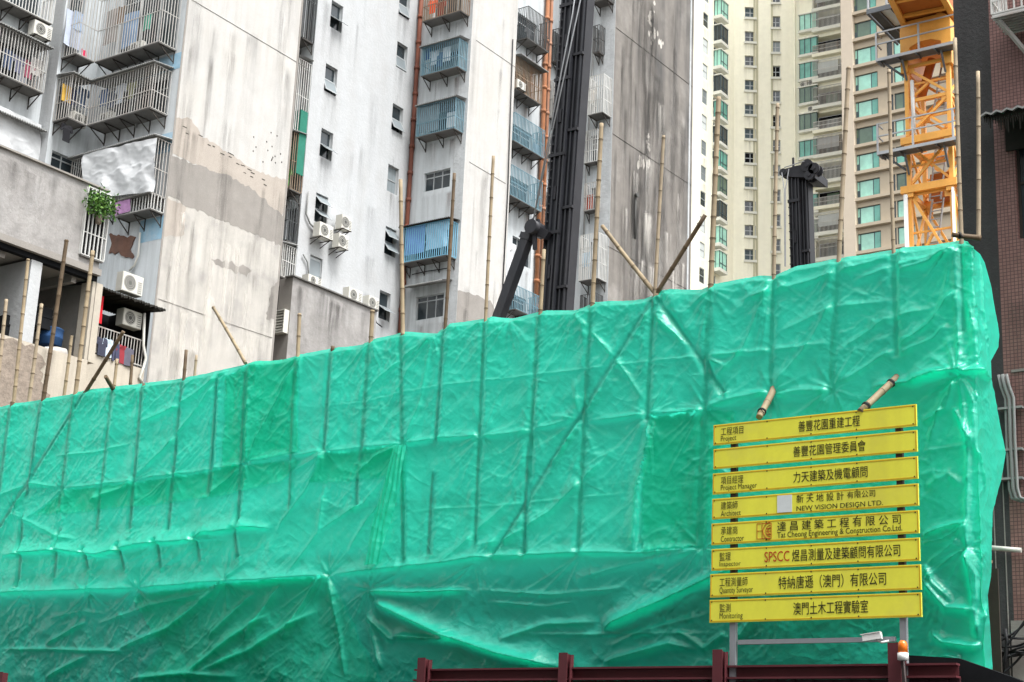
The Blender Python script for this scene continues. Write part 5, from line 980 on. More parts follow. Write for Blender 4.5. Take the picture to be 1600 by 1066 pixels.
for (W, px, py, o, col, kind, lab) in ((WFx, 838, 225, .4, '8fa5b5', 'towel', 'pale blue towel in the upper blue grey cage left of the rig'), (WFx, 826, 45, .4, '6b6d70', 'shirt', 'grey shirt in the dark cage left of the rig top'), (WFy, 926, 140, .5, 'c9c4bb', 'shirt', 'cream shirt in the white corner cage right of the rig'), (WFy, 915, 395, .5, '9fb6c4', 'towel', 'pale blue sheet in the lowest white cage right of the rig'), (WFy, 921, 305, .3, 'b2553f', 'towel', 'small red cloth in a cage right of the rig'), (WC, 660, 180, .4, '5b6773', 'trousers', 'slate trousers in the lower blue grey cage'), (WC, 706, 175, .4, 'cfd4d8', 'towel', 'white cloth at the right end of the lower blue grey cage'),
    (WL2, 14, 78, .4, '4a5a78', 'trousers', 'dark blue trousers at the left of the left edge cage'), (WL2, 36, 100, .4, '8a8d92', 'towel', 'grey towel in the middle of the left edge cage'), (WF, 190, 132, .5, 'c4ccd6', 'shirt', 'light shirt in the middle corner cage between blue and olive clothes'), (WL, 131, 138, .5, '5a6b85', 'shirt', 'steel blue shirt next to the inner corner of the middle cage'), (WL, 125, 20, .4, '9fb0c6', 'towel', 'second pale curtain left in the topmost corner cage'), (WF, 190, 10, .4, '7d6a58', 'shirt', 'brown shirt in the topmost corner cage'), (WBs, 449, 265, .5, '3faa4c', 'shirt', 'bright green shirt in the rusty cage behind the cream gable')):
    s, z = W.sz(px, py, o); laundry(W, s, z, o, col, lab, kind, .55, .85)
# ================================================================ far towers
def tan_el(px, py): d = ray(px, py); return d.z/hypot(d.x, d.y)
def chain(px0, py0, D0, px1, py1): return D0*tan_el(px0, py0)/tan_el(px1, py1)
def wall_px(a, Da, c, Dc, y=150):
    p = atD(a, y, Da); q = atD(c, y, Dc); W = Wall((p.x, p.y), (q.x-p.x, q.y-p.y)); W.len = hypot(q.x-p.x, q.y-p.y); return W
HT = 120
Yt_ = thing('tower_block', tuple(atD(1180, 430, 185).xy)+(0,), 'tall pale yellow residential tower with green bay windows and tiny square windows', 'tower block')
D0 = 170; D1 = chain(1083, 100, D0, 1147, 142); D2 = chain(1147, 150, D1, 1180, 152); D3 = chain(1180, 150, D2, 1250, 153); D4 = chain(1250, 150, D3, 1340, 133)
W1 = wall_px(1078, D0-2.5, 1147, D1); W2_ = wall_px(1147, D1, 1180, D2); W3 = wall_px(1180, D2+.6, 1250, D3+.3); W4 = wall_px(1250, D3, 1340, D4)
def at_(W, px, py, w_, h_, o=0): s, z = W.sz(px, py, o); return s-w_/2, s+w_/2, z-h_/2, z+h_/2
tp_ = ['glass', 'teal', 'glassgrey', 'teal', 'olive']
rr = random.Random(3)
for k in range(-3, 11):
    x = 1103.5-.62*(k+1); y = 32+39.9*(k); window(Yt_, W1, *at_(W1, x, y, 1.25, 1.75), rr.choice(('glassgrey', 'glassgrey', 'glass', 'whitesq')), 'alu', (), .5, fw_=.09, o=-.1)
    x = 1118.5-.4*k; y = 43+39.6*(k-1)+39.6-39.6*0
    window(Yt_, W1, *at_(W1, x, y, 1.0, 1.35), 'glass', 'alu', (.5,), None, fw_=.09, o=-.1)
    y = 15.5+39.3*k+rr.uniform(-.4, .4); x = 1135.5-.25*k; a = at_(W1, x-3.5, y, 1.75, 2.0, .9)
    b = MB(); b.box(W1, a[0]-.12, a[1]+.12, a[2]-.38, a[2], 0, 1.0); b.box(W1, a[0]-.12, a[1]+.12, a[3], a[3]+.12, 0, 1.0); bay = b.build('bay_window', M['whitet'], Yt_)
    b = MB(); b.box(W1, a[0]+.03, a[1]-.03, a[2], a[3], 0, .9); b.build('pane', M[rr.choice(('teal', 'aqua', 'teal', 'olive', 'glass'))], bay)
    b = MB(); f = .06
    for s in (a[0], (a[0]*.62+a[1]*.38), a[1]-f): b.box(W1, s, s+f, a[2], a[3], .88, .96)
    b.box(W1, a[0], a[0]+f, a[2], a[3], .4, .46); b.box(W1, a[0]+f, a[1]-f, a[2]+.55, a[2]+.62, .89, .94); b.box(W1, a[0]-.005, a[0]+f, a[2], a[3], 0, .08); b.build('frame', M['frameblue'], bay)
for k in range(-2, 11):
    window(Yt_, W2_, *at_(W2_, 1172.5, 19.5+37.85*k, 1.35, 1.35), rr.choice(('glass', 'dark', 'frameblue', 'glass')), 'alu', (.5,), .5, fw_=.09, o=-.25, sill=(.28, .15, 'whitet'))
    window(Yt_, W3, *at_(W3, 1212.2, -4.5+38.75*k+38.75, 1.1, 1.5), rr.choice(('glass', 'dark', 'glassgrey', 'glass')), 'alu', (.5,), .5, fw_=.09, o=-.25, sill=(.28, .15, 'whitet'))
yb_ = [-52, -16, 23, 71, 110, 149, 190, 223, 262, 302]
acs = []
for i, y in enumerate([-24, 34-34+0, 34, 72, 110, 148, 190, 232, 276, 318, 358]):
    if y in (0,): continue
    a = at_(W4, 1263, y, 2.2, 2.0, .35); b = MB(); b.box(W4, a[0]-.14, a[1]+.14, a[2]-.32, a[2], 0, .5); b.box(W4, a[0]-.14, a[1]+.14, a[3], a[3]+.14, 0, .5); bay = b.build('bay_window', M['whitet'], Yt_)
    b = MB(); b.box(W4, a[0], a[1], a[2], a[3], 0, .36); b.build('pane', M[rr.choice(('teal', 'aqua', 'teal', 'olive'))], bay)
    b = MB()
    for u in (0, .28, .62, .97): b.box(W4, a[0]+(a[1]-a[0])*u, a[0]+(a[1]-a[0])*u+.07, a[2], a[3], .35, .42)
    b.build('frame', M['frameblue'], bay)
sb0 = W4.sz(1272, 200)[0]+.1; sb1 = W4.sz(1317, 200)[0]
for i, y in enumerate((-30, 10, 42, 81, 121, 163, 201, 240, 281, 321, 362, 402)):
    z = W4.sz(1297, y, .2)[1]; z2 = z+2.25
    W4.holes.append((sb0, sb1, z+.0, z2))
    b = MB(); b.box(W4, sb0-.1, sb1+.05, z-.42, z-.02, -.9, .55); bal = b.build('balcony', M['whitet' if i % 3 else 'yellowd'], Yt_)
    b = MB(); n = 22; hi = 2.3 if i % 3 else 1.0
    for k in range(n+1): s = sb0+(sb1-sb0)*k/n; b.bar(W4.P(s, z, .48), W4.P(s, z+hi, .48), .045)
    for h in (.02, hi*.5, hi): b.bar(W4.P(sb0, z+h, .48), W4.P(sb1, z+h, .48), .06)
    b.build('railing', M['cagen' if i % 2 else 'cagew'], bal)
    b = MB(); b.box(W4, sb0+1.0, sb0+2.4, z+.3, z2-.25, -1.25, -1.15); b.build('door', M[('glass', 'olive', 'glass', 'frameblue')[i % 4]], bal)
    if i % 3 == 1: b = MB(); b.box(W4, sb0+.3, sb1-.4, z+.75, z+2.1, .2, .23); b.build('hanging_wash', M['whitesq' if i != 7 else 'clothw'], bal)
for (px, py, lab) in ((1256, 133, 'left of two small air conditioners under a bay window of the yellow tower'), (1268, 130, 'right of two small air conditioners under a bay window of the yellow tower'), (1268, 171, 'single small air conditioner under a bay window of the yellow tower')): s, z = W4.sz(px, py, .3); ac_unit(W4, s, z-.3, .05, lab, .85, .7, .35, bk=False, group='air conditioners on the yellow tower')
wall_part(W1, 0, W1.len, 0, HT, 'yellowt', Yt_, 'wall', .3); wall_part(W2_, 0, W2_.len, 0, HT, 'yellowt', Yt_, 'wall', .4); wall_part(W3, 0, W3.len, 0, HT, 'yellowt', Yt_, 'wall', .4); wall_part(W4, 0, W4.len, 0, HT, 'yellowt', Yt_, 'wall', 1.3)
b = MB()
for W, px in ((W2_, 1178.5), (W3, 1206.3), (W3, 1183)): s = W.sz(px, 200)[0]; b.box(W, s-.12, s+.12, 0, HT, -.02, .03)
b.build('joint', M['yellowg'], Yt_)
b = MB(); 
for px in (1242,): s = W3.sz(px, 200)[0]; b.tube([W3.P(s, 20, .2), W3.P(s, HT-5, .2)], .1, 6)
b.build('downpipe', M['yellowd'], Yt_)
q = [W1.P(0, HT), W1.P(W1.len, HT), W2_.P(W2_.len, HT), W3.P(W3.len, HT), W4.P(W4.len, HT)]; far = [q[-1]+Vector((-8, 30, 0)), q[0]+Vector((-25, 20, 0))]
b = MB(); b.poly(q+far); b.poly([q[0], far[1], far[1]-Vector((0, 0, HT)), q[0]-Vector((0, 0, HT))]); b.poly([q[-1], far[0], far[0]-Vector((0, 0, HT)), q[-1]-Vector((0, 0, HT))]); b.build('roof', M['yellowd'], Yt_)
# beige tower
Db = 160; Db2 = chain(1335, 80, Db, 1430, 57); Wb = wall_px(1318, Db*1.012, 1500, Db2*.93)
p = atD(1335, 80, Db); q_ = atD(1430, 57, Db2); Wb = Wall((p.x, p.y), (q_.x-p.x, q_.y-p.y)); Lb = 26
Bt = thing('tower_block', tuple(p.xy)+(0,), 'beige residential tower with bands of aqua green windows behind the orange crane', 'tower block')
b0 = Wb.sz(1319, 200)[0]
for i in range(-2, 10):
    yb = 61.5+41.6*i; sx = Wb.sz(1335.5, yb)[0]
    z0 = Wb.sz(1340, yb)[1]; zt = z0+1.95
    for (p0, p1, nm) in ((1334.5, 1373, 0), (1388, 1397, 1), (1398.5, 1425, 2)):
        s0 = Wb.sz(p0+.6*0, 200)[0]; s1 = Wb.sz(p1, 200)[0]; ch = rr.choice(('aqua', 'aqua', 'aqua', 'teal', 'olive')) if nm != 1 else 'glass'
        f = window(Bt, Wb, s0, s1, z0, zt, ch, 'frameblue', (.17, .72, .8) if nm == 0 else ((.5,) if nm == 2 else ()), .0 if nm == 2 else None, fw_=.09, o=-.2)
        if nm == 0:
            u0 = s0+(s1-s0)*.74; b = MB(); b.box(Wb, s0+.1, s0+(s1-s0)*.16, z0+.1, z0+.9, -.15, -.13); b.build('side_sash', M['frameblue'], f); b = MB(); b.box(Wb, u0, s1-.1, z0+.1, zt-.1, -.15, -.13); b.build('side_sash', M['teal'], f)
    b = MB(); b.box(Wb, Wb.sz(1334, 200)[0]-.1, Lb, z0-.38, z0-.05, 0, .45); b.build('window_ledge', M['beiget'], Bt)
wall_part(Wb, 0.02, Lb, 0, HT+10, 'beiget', Bt, 'wall', .3)
b = MB(); b.box(Wb, b0, 0.0, 0, HT+10, -6, .5); b.build('corner_pillar', M['beigel'], Bt)
b = MB(); b.poly([Wb.P(0, HT+10), Wb.P(Lb, HT+10), Wb.P(Lb, HT+10, -20), Wb.P(0, HT+10, -20)]); b.poly([Wb.P(Lb, 0), Wb.P(Lb, HT+10), Wb.P(Lb, HT+10, -20), Wb.P(Lb, 0, -20)]); b.build('roof', M['beiget'], Bt)

# ================================================================ right hand building: dark cement strip and pink mosaic
YR = 29.0; Wr = wallY(YR); r0 = Wr.sz(1496, 200)[0]; r1 = Wr.sz(1552, 200)[0]; HR = 18.5
Rb = thing('tiled_building', tuple(Wr.P(r1, 0)), 'building of pink mosaic tiles with a dark grey cement edge at the right', 'building')
b = MB(); b.box(Wr, r0, r1, 0, HR, -8, 0); b.build('cement_wall', M['darkwall'], Rb)
wx0 = Wr.sz(1588, 300)[0]; wz0 = Wr.sz(1590, 374)[1]; wz1 = Wr.sz(1590, 225)[1]
window(Rb, Wr, wx0, wx0+2.2, wz0, wz1, 'glass', 'bracket', (.5,), .6)
# Wr holes only concern the tiled part
wall_part(Wr, r1, r1+8, 0, HR, 'tile', Rb, 'tiled_wall')
b = MB(); b.box(Wr, r1-.05, r1+8, 0, Wr.sz(1590, 970)[1], .012, .03); b.build('cement_base', M['greyren'], Rb)
b = MB()
for px in (1556, 1572): s = Wr.sz(px, 900)[0]; b.box(Wr, s, s+.02, 4, 8, .002, .01)
b.box(Wr, r1+.15, r1+8, Wr.sz(1580, 580)[1]-.03, Wr.sz(1580, 580)[1]+.02, .002, .02); b.build('tile_joint', M['greyren'], Rb)
b = MB(); b.poly([(Wr.P(r0, HR).x, YR, HR), (Wr.P(r1+8, HR).x, YR, HR), (Wr.P(r1+8, HR).x, YR+8, HR), (Wr.P(r0, HR).x, YR+8, HR)]); b.poly([(r1+8, YR, 0), (r1+8, YR+8, 0), (r1+8, YR+8, HR), (r1+8, YR, HR)]); b.build('roof', M['darkwall'], Rb)
a = Wr.sz(1532, 178, 1.0); corrug(Wr, a[0], a[0]+4, a[1]+.28, 0, 1.0, .28, 'awning', Rb, pitch=.2)
b = MB(); rr2 = random.Random(4); s = a[0]+.02
while s < a[0]+4: w_ = rr2.uniform(.03, .07); L = rr2.uniform(.2, .45)*(1 if s > a[0]+.5 else .6+s-a[0]); b.poly([Wr.P(s, a[1]+.02, .9), Wr.P(s+w_, a[1]+.02, .9), Wr.P(s+w_*.6, a[1]-L, .88), Wr.P(s+w_*.3, a[1]-L, .88)]); s += w_*.8
b.build('tattered_fringe', M['awnblack'], Rb)
b = MB(); b.box(Wr, a[0]+.15, a[0]+4, a[1]-.45, a[1]+.22, .012, .06); b.build('dark_band', M['awnblack'], Rb)  # near-black band on the wall below the awning
a = Wr.sz(1549, 22, .9); cage(Rb, Wr, a[0], a[0]+3.5, a[1], a[1]+2.2, .9, 'cagew', .14, .014, brackets=False, win=False, rails=(.12, .5), traymat='cagew')
b = MB(); c = Wr.sz(1554, 25, .5); b.bar(Wr.P(a[0]+.1, a[1]-.1, .8), Wr.P(a[0]+.75, a[1]-1.15, .03), .07)
for k in range(8): b.bar(Wr.P(a[0], a[1]-.09, .9-.11*k), Wr.P(a[0]+3.5, a[1]-.09, .9-.11*k), .03)
b.build('cage_support', M['cagen'], Rb)
b = MB()
for off, m_ in ((0, 0), (8, 0), (16, 0)):
    b.tube([Wr.P(*Wr.sz(x+off*.9, y), .1+off*.004) for x, y in ((1563, 588), (1567, 606), (1574, 625), (1576, 690), (1580, 765), (1584, 780), (1600, 786))], .028 if off != 8 else .04, 8)
for y in (640, 705, 750): s, z = Wr.sz(1580, y); b.box(Wr, s-.2, s+.25, z-.02, z+.02, .02, .16)
tag(b.build('drainpipe', M['pipegrey']), 'bundle of three grey pipes on the pink mosaic wall at the right edge', 'pipe')
b = MB(); b.tube([Wr.P(*Wr.sz(1553, 858), .15), Wr.P(*Wr.sz(1600, 862), .15)], .045, 8); tag(b.build('wall_pipe', M['ac']), 'short horizontal white pipe beside the tarpaulin edge at the right', 'pipe')
b = MB(); rr2 = random.Random(8)
for k in range(11):
    x0 = 1552; y0 = 985+k*9+rr2.uniform(-6, 6); x1 = 1578+rr2.uniform(-6, 6); y1 = 1000+rr2.uniform(-14, 40); x2 = 1620; y2 = y1+rr2.uniform(-45, 25); q = []
    for i in range(13):
        t = i/12; x = (1-t)**2*x0+2*t*(1-t)*x1+t*t*x2; y = (1-t)**2*y0+2*t*(1-t)*(y1+14)+t*t*y2; q.append(Wr.P(*Wr.sz(x, y), .2+.03*sin(k+i)))
    b.tube(q, .022, 5)
b.tube([Wr.P(*Wr.sz(x, y), .22) for x, y in ((1577, 985), (1580, 1005), (1578, 1030), (1572, 1055))], .035, 6); tag(b.build('cable_bundle', M['cable']), 'tangle of black cables on the wall at the lower right corner', 'cable')

stains(Wr, rand_runs(14, r1, r1+3, 6, 16, 42, .2, .8, 1, 5), 'grime', Rb, .035)
for W in (W1, W2_, W3): stains(W, [(h[0]-.2, h[1]+.2, h[2]-2.6, h[2]-.3) for h in W.holes], 'grime', Yt_, .05)

# ================================================================ tower crane
YC1 = 50.0; Wk = wallY(YC1); MW = abs(Wk.sz(1489, 250)[0]-Wk.sz(1416, 250)[0]); k0 = Wk.sz(1416, 250)[0]; k1 = k0+MW
cr = thing('tower_crane', (k0+MW/2, YC1+MW/2, 0), 'orange lattice tower crane mast with grey work platforms', 'crane')
zc = lambda px, py: Wk.sz(px, py)[1]
def mast(z0, z1, secs, name='mast_section'):
    b = MB(); P = Wk.P; c = .15
    for s in (k0, k1-c):
        for o in (0, -MW+c): b.box(Wk, s, s+c, z0, z1, o-c, o)
    n = secs; H = (z1-z0)/n
    for i in range(n):
        za, zb_ = z0+H*i, z0+H*(i+1)
        for o in (-c*.5, -MW+c*1.0): 
            if i % 2 == 0: b.bar(P(k0+c, za+.1, o), P(k1-c, zb_-.1, o), .085); b.bar(P(k0+c, zb_-.1, o-.06), P(k1-c, za+.1, o-.06), .085)
            else: b.bar(P(k0+c, zb_-.1, o), P(k1-c, za+.1, o), .09); b.bar(P(k0+c, za+.1, o-.06), P((k0+k1)/2, za+H*.45, o-.06), .08)
            b.box(Wk, k0+c, k1-c, zb_-.06, zb_+.06, o-.05, o+.04); b.box(Wk, k0+c, k1-c, za+H*.5-.035, za+H*.5+.035, o-.12, o-.07); b.box(Wk, k0+c, k0+c+.2, zb_-.28, zb_-.061, o-.03, o+.02); b.box(Wk, k1-c-.2, k1-c, zb_-.28, zb_-.061, o-.03, o+.02)
        for s in (k0+c*.5, k1-c*.5): b.bar(P(s, zb_-.1, -c-.05), P(s, za+.1, -MW+c+.05), .07); b.bar(P(s, za+.1, -c), P(s, zb_-.1, -MW+c), .08); b.bar(P(s, zb_, -c), P(s, zb_, -MW+c), .1)
    return b.build(name, M['crane'], cr)
ztop = zc(1450, 60); z205 = zc(1450, 215); z292 = zc(1450, 292); zlow = 0
mast(z292+.12, z205-.1, 1); mast(z205+.2, ztop-.9, 2); hh = (z292-.15)/10; mast(0.05, z292-.15, 8)
for z, e in ((z205, .10), (z292, .14)):
    b = MB()
    for o in (.06, -MW-.06): b.box(Wk, k0-e-.05, k1+e, z-.13, z+.13, o-.1, o+.06)
    for s in (k0-e, k1+e-.12): b.box(Wk, s, s+.12, z-.12, z+.12, -MW-.03, -.05)
    for s in (k0-.02, k1-.25): b.box(Wk, s, s+.27, z-.28, z-.13, -.02, .08)
    b.build('collar', M['crane'], cr)
# slewing drum, rounded at its top corners
b = MB(); pr = []
za, zb_ = zc(1450, 66), zc(1450, 28)
for k in range(7): a = pi/2*k/6; pr.append((k0-.08+.35*(1-cos(a)), zb_-.35+.35*sin(a)))
pr = [(k0-.08, za-1.0)]+pr+[(k1+.1-.35*(1-cos(pi/2*(6-k)/6)), zb_-.35+.35*sin(pi/2*(6-k)/6)) for k in range(7)]+[(k1+.1, za-1.0), (k1-.2, za-1.0), (k1-.25, za-.1), (k1-.6, za+.05), (k0+.6, za+.05), (k0+.25, za-.1), (k0+.15, za-1.0)]
F_ = [Wk.P(s, z, .1) for s, z in pr]; B_ = [Wk.P(s, z, -MW-.1) for s, z in pr]; b.poly(F_); b.poly(B_[::-1])
for i in range(len(pr)): j = (i+1) % len(pr); b.poly([F_[i], B_[i], B_[j], F_[j]])
b.build('slewing_drum', M['crane'], cr)
# jib root: box girder heading up left and towards the street
b = MB(); c = Vector((k0+MW/2, YC1+MW/2, zb_)); d = Vector((.1, -.99, .09)).normalized(); sd_ = Vector((-d.y, d.x, 0)).normalized()
b.hexa([c-d*1.2-sd_*.95, c+d*5-sd_*.75, c+d*5+sd_*.75, c-d*1.2+sd_*.95]+[c-d*1.2-sd_*.95+Vector((0, 0, .5)), c+d*5-sd_*.75+Vector((0, 0, .5)), c+d*5+sd_*.75+Vector((0, 0, .5)), c-d*1.2+sd_*.95+Vector((0, 0, .5))], 0)
for k in range(-1, 5): b.bar(c+d*(k*1.0+.2)-sd_*.9-Vector((0, 0, .06)), c+d*(k*1.0+.2)+sd_*.9-Vector((0, 0, .06)), .14, .1, mi=1)
for q in (-.9, .9): b.bar(c-d*1.1+sd_*q-Vector((0, 0, .08)), c+d*5+sd_*q*.85-Vector((0, 0, .08)), .2, .14, mi=1)
b.build('jib_root', [M['craned'], M['crane']], cr)
b = MB(); e = Vector((k1-.1, YC1, zb_)); 
for q in range(4): b.bar(e+Vector((-.5+.2*q, .1, 0)), e+Vector((-.9+.3*q, .3, 2.2)), .1)
b.bar(e+Vector((.1, 0, -.3)), e+Vector((-1.6, .2, 1.8)), .16); b.build('upper_brace', M['crane'], cr)
def platform(pl, pr, dz, oo, name, rail=True, back=-.4, posts=(0, .48, 1), rh=1.1, ladder=False):
    """work platform: kerb plate seen from below, grid floor, guard rail"""
    a = Wk.sz(*pl, oo); c = Wk.sz(*pr, oo); z = (a[1]+c[1])/2; s0, s1 = a[0], c[0]; P = Wk.P; b = MB()
    b.box(Wk, s0, s1, z, z+.11, oo-.04, oo); b.box(Wk, s0, s0+.04, z, z+.11, back, oo-.04); b.box(Wk, s0, s1, z+.02, z+.16, back-.04, back)
    fl = b.build(name, M['galv'], cr); b = MB(); b.box(Wk, s0+.045, s1-.01, z+.03, z+.05, back+.002, oo-.045); n = int((s1-s0)/.6)
    for k in range(n+1): s = s0+.1+(s1-s0-.2)*k/max(1, n); b.box(Wk, s, s+.06, z-.05, z+.029, back+.01, oo-.05)
    b.build('floor_grid', M['mesh'], fl)
    if rail:
        b = MB()
        for u in posts: s = s0+.03+(s1-s0-.06)*u; b.bar(P(s, z+.11, oo-.03), P(s, z+rh, oo-.03), .06)
        for h in (.6, 1.0): b.bar(P(s0, z+h*rh, oo-.03), P(s1, z+h*rh, oo-.03), .045)
        for h in (.6, 1.0): b.bar(P(s0+.03, z+h*rh, oo-.03), P(s0+.03, z+h*rh, back), .045)
        b.build('guard_rail', M['galv'], fl)
    b = MB()
    for s in (k0+.1, k1-.15): b.bar(P(s, z-.7, .02), P(s, z-.04, oo-.2), .06)
    b.bar(P(s0+.2, z, oo-.2), P(k0+.05, z-.55, -.1), .06); b.build('strut', M['mesh'], fl)
platform((1368, 98), (1492, 66), 0, .6, 'platform', posts=(0, .55), back=.1); platform((1370, 246), (1494, 214), 0, .6, 'platform', posts=(0, .46, .97), rh=1.15, back=.1)
a = Wk.sz(1357, 15, .6); s0 = a[0]; z = a[1]; b = MB(); s1 = k0+.35
for (u0, u1, m_, o0, o1) in ((0, .3, 1, -2.2, .6), (.3, .62, 2, -2.2, .6), (.62, 1, 1, -2.2, .6)): b.box(Wk, s0+(s1-s0)*u0+.03, s0+(s1-s0)*u1-.03, z-.15, z-.1, o0, o1, m_)
b.box(Wk, s0, s1, z-.2, z-.02, .601, .66, 0); b.box(Wk, s0, s1, z-.2, z-.02, -.85, -.78, 0); b.box(Wk, s0-.06, s0-.001, z-.2, z-.02, -2.2, .66, 0)
for u in (.3, .62): s = s0+(s1-s0)*u; b.box(Wk, s-.029, s+.029, z-.22, z-.03, -2.2, .6, 0)
cab = b.build('platform', [M['mesh'], M['acdark'], M['whitesq']], cr)
b = MB(); b.bar(Wk.P(s0, z-.05, .63), Wk.P(s0, z+1.1, .63), .06); b.bar(Wk.P(s0, z+1.1, .63), Wk.P(s1, z+1.1, .63), .05); b.bar(Wk.P((s0+s1)/2, z, .63), Wk.P((s0+s1)/2, z+1.1, .63), .06); b.build('guard_rail', M['galv'], cab)
b = MB()
for (x0, y0, x1, y1) in ((1452, 160, 1472, 70), (1446, 300, 1460, 215), (1441, 375, 1454, 300)):
    p = Wk.P(*Wk.sz(x0, y0), -.9); q = Wk.P(*Wk.sz(x1, y1), -.7); p, q = (p, q) if p.z < q.z else (q, p); w_ = Vector((.2, 0, 0)); b = MB(); b.bar(p-w_, q-w_, .05); b.bar(p+w_, q+w_, .05)
    n = int((q-p).length/.28)
    for k in range(n): c = p+(q-p)*(k+.5)/n; b.bar(c-w_, c+w_, .035)
    b.build('ladder', M['galv'], cr)
b = MB(); b.box(Wk, k0+.5, k0+1.2, z205-1.9, z205-1.0, -1.5, -.9); b.build('control_box', M['craned'], cr); b = MB(); b.tube([Wk.P(k0+.3, z205+1.9, -.8), Wk.P(k0+.75, z205+3.3, -.8)], .16, 10); b.build('hydraulic_unit', M['craned'], cr)
b = MB(); b.tube([Wk.P(k0+.33, z205+.2, .05), Wk.P(k0+.3, ztop-1.5, .05)], .07, 8); b.tube([Wk.P(k0+.05, 3, .1), Wk.P(k0-.02, z292-.2, .1)], .08, 8); b.tube([Wk.P(k1-.05, 3, .06), Wk.P(k1-.02, z292-.2, .06)], .05, 8)
b.build('power_cable', M['whitep'], cr)

# ================================================================ piling rigs
def rig_mast(name, Yr, edges, zt, label, W_d=1.2):
    """leader of a piling rig: box spine with two guide rails on the face and a drive casing at its right"""
    W = wallY(Yr); (l0, r0_), (l1, r1_) = edges; a = W.sz(*l0); c = W.sz(*r0_); d = W.sz(*l1); e = W.sz(*r1_)
    zb_, zt_ = (a[1]+c[1])/2, zt if zt else (d[1]+e[1])/2; wid = ((c[0]-a[0])+(e[0]-d[0]))/2
    root = thing('piling_rig', tuple(W.P(a[0]+wid/2, 0)), label, 'piling rig'); xb, xt = a[0], d[0]; P = W.P
    sl = (xt-xb)/(((d[1]+e[1])/2)-zb_); X = lambda z: xb+sl*(z-zb_)
    def seg(u0, u1, o0, o1, z0, z1, m_, nm):
        b = MB(); x0, x1 = X(z0), X(z1); q = lambda x, z, u, o: P(x+wid*u, z, o)
        b.hexa([q(x0, z0, u0, o1), q(x0, z0, u1, o1), q(x0, z0, u1, o0), q(x0, z0, u0, o0), q(x1, z1, u0, o1), q(x1, z1, u1, o1), q(x1, z1, u1, o0), q(x1, z1, u0, o0)]); return b
    zz = .3; b = seg(0, .62, -W_d, 0, zz, zt_, 0, ''); b.build('mast', M['rig'], root)
    b = seg(.62, 1, -W_d*.8, -.12, zz, zt_-.3, 0, ''); b.build('drive_casing', M['rigd'], root)
    b = MB()
    for u in (.03, .2, .42, .56, .72, .9):
        t = seg(u, u+.05, 0 if u < .6 else -.12, .09 if u < .6 else -.03, zz, zt_-.1, 0, ''); b.v += [v for v in t.v]; n0 = len(b.v)-8; b.f += [tuple(i+n0 for i in f) for f in t.f]; b.m += t.m; b.sm += t.sm
    b.build('guide_rail', M['rig'], root)
    b = MB(); z = zz
    while z < zt_-1:
        for (u0, u1, o0, o1, h, off) in ((-.02, .64, -.0, .11, .12, 0), (.61, 1.02, -.15, .0, .1, .9), (.26, .36, 0, .06, .5, 1.3)):
            if z+off+h > 9: seg(u0, u1, o0, o1, z+off, z+off+h, 0, '').build('flange', M['rigd'], root)
        z += 2.9
    b = MB(); z = zz                       # ladder rungs at the left edge
    while z < zt_-1: b.bar(P(X(z)-.02, z, .02), P(X(z)+wid*.16, z, .12), .035); z += .32
    b.build('rung', M['rigd'], root)
    return root, W, X, wid, zt_
r1_, Wm, X1, w1, zt1 = rig_mast('rig', 44.0, (((843, 478), (881, 473)), ((878, 0), (916, 0))), 44, 'large black piling rig with hydraulic brace and steel ropes before the barred windows', .75)
P = Wm.P
b = MB(); a = P(*Wm.sz(790, 492), .3); c = P(*Wm.sz(832, 375), .3); a2 = a+(a-c)*3.2; b.bar(a2, c, .34, .34, (0, 1, 0)); b.bar(c-(c-a).normalized()*.1, c+(c-a).normalized()*.12, .42, .42, (0, 1, 0)); b.build('brace_cylinder', M['rig'], r1_)
b = MB(); e = P(*Wm.sz(845, 362), .3); b.bar(c, e, .3, .3, (0, 1, 0)); b.tube([e+Vector((0, .4, 0)), e+Vector((0, -.35, 0))], .26, 14); b.bar(e, P(*Wm.sz(862, 372), .2), .3, .3, (0, 1, 0)); b.bar(c+Vector((.35, -.1, .2)), c+Vector((.4, -.1, -.55)), .12); b.bar(c+Vector((-.05, 0, .3)), c+Vector((.5, 0, .45)), .12, .3); b.build('brace_joint', M['rigd'], r1_)
for pts in (((842, 362), (905, 30), (912, -20)), ((842, 362), (917, 10), (924, -30))):
    b = MB(); b.tube([P(*Wm.sz(x, y), .45) for x, y in pts], .024, 6); b.build('wire_rope', M['rope'], r1_)
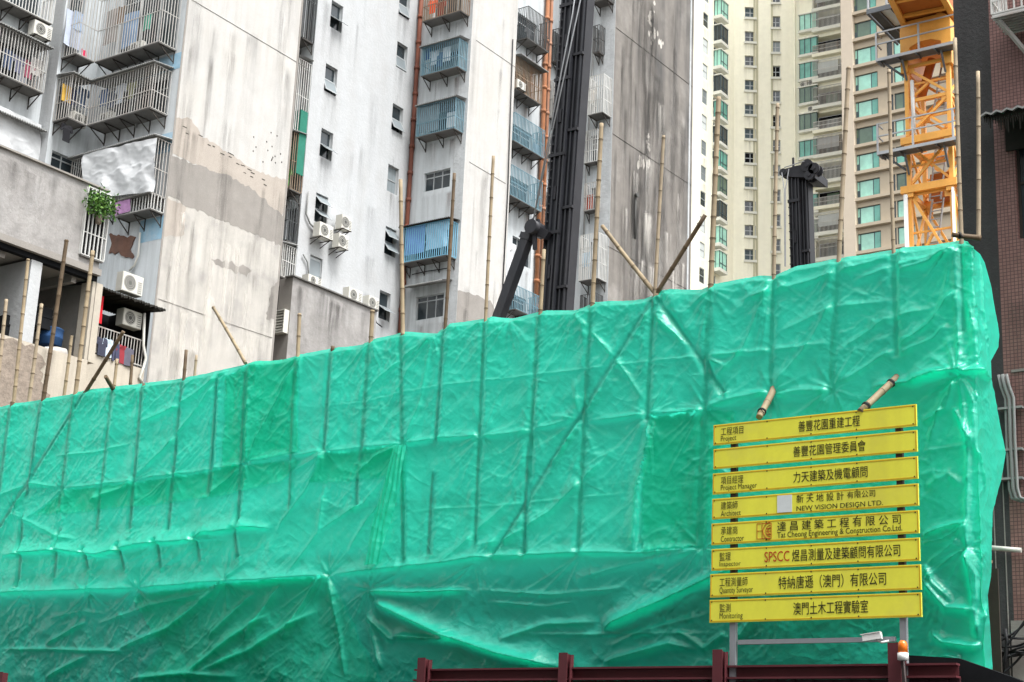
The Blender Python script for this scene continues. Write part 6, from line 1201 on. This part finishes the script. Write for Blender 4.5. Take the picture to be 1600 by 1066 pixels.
r2_, Wq, X2, w2, zt2 = rig_mast('rig', 52.0, (((1236, 420), (1262, 415)), ((1232, 275), (1262, 270))), None, 'smaller black piling rig whose pulley head ends in front of the yellow tower', .7)
P = Wq.P; b = MB()
hd = [Wq.sz(*p) for p in ((1231, 278), (1224, 276), (1223, 268), (1232, 265), (1252, 260), (1262, 262), (1276, 268), (1276, 280))]; F_ = [P(s, z, .15) for s, z in hd]; B_ = [P(s, z, -1) for s, z in hd]; b.poly(F_); b.poly(B_[::-1])
for i in range(len(hd)): j = (i+1) % len(hd); b.poly([F_[i], B_[i], B_[j], F_[j]])
b.build('mast_head', M['rigd'], r2_)
for (x, y, r) in ((1264, 261, .24), (1275, 266, .22), (1227, 272, .15), (1268, 276, .2)):
    b = MB(); c = P(*Wq.sz(x, y), .22); b.tube([c, c-Wq.n*.1], r, 18); b.tube([c+Wq.n*.04, c-Wq.n*.14], r*.35, 12); b.tube([c-Wq.n*.3, c-Wq.n*.4], r, 18); b.build('pulley', M['rigd'], r2_)
b = MB()
for pts in (((1227, 274), (1231, 300), (1232, 420)), ((1238, 268), (1233, 300), (1233, 420)), ((1262, 256), (1231, 266))): b.tube([P(*Wq.sz(x, y), .3) for x, y in pts], .02, 5)
b.build('wire_rope', M['rope'], r2_)

# ================================================================ the other side of the street: unseen block added to cut low sky light
Wo = Wall((-75, -9), (1, 0)); ob = thing('apartment_building', (-20, -9, 0), 'plain grey block added across the street, out of view, to block low sky', 'building')
for k in range(22):
    for j in range(10): Wo.holes.append((3+k*4.4, 5+k*4.4, 4+j*3.2, 5.6+j*3.2))
wall_part(Wo, 0, 100, 0, 36, 'greyren', ob, 'front_wall')
b = MB(); b.poly([(-75, -9, 36), (25, -9, 36), (25, -22, 36), (-75, -22, 36)]); b.poly([(-75, -9, 0), (-75, -22, 0), (-75, -22, 36), (-75, -9, 36)]); b.poly([(25, -9, 0), (25, -22, 0), (25, -22, 36), (25, -9, 36)]); b.build('roof', M['greyren'], ob)
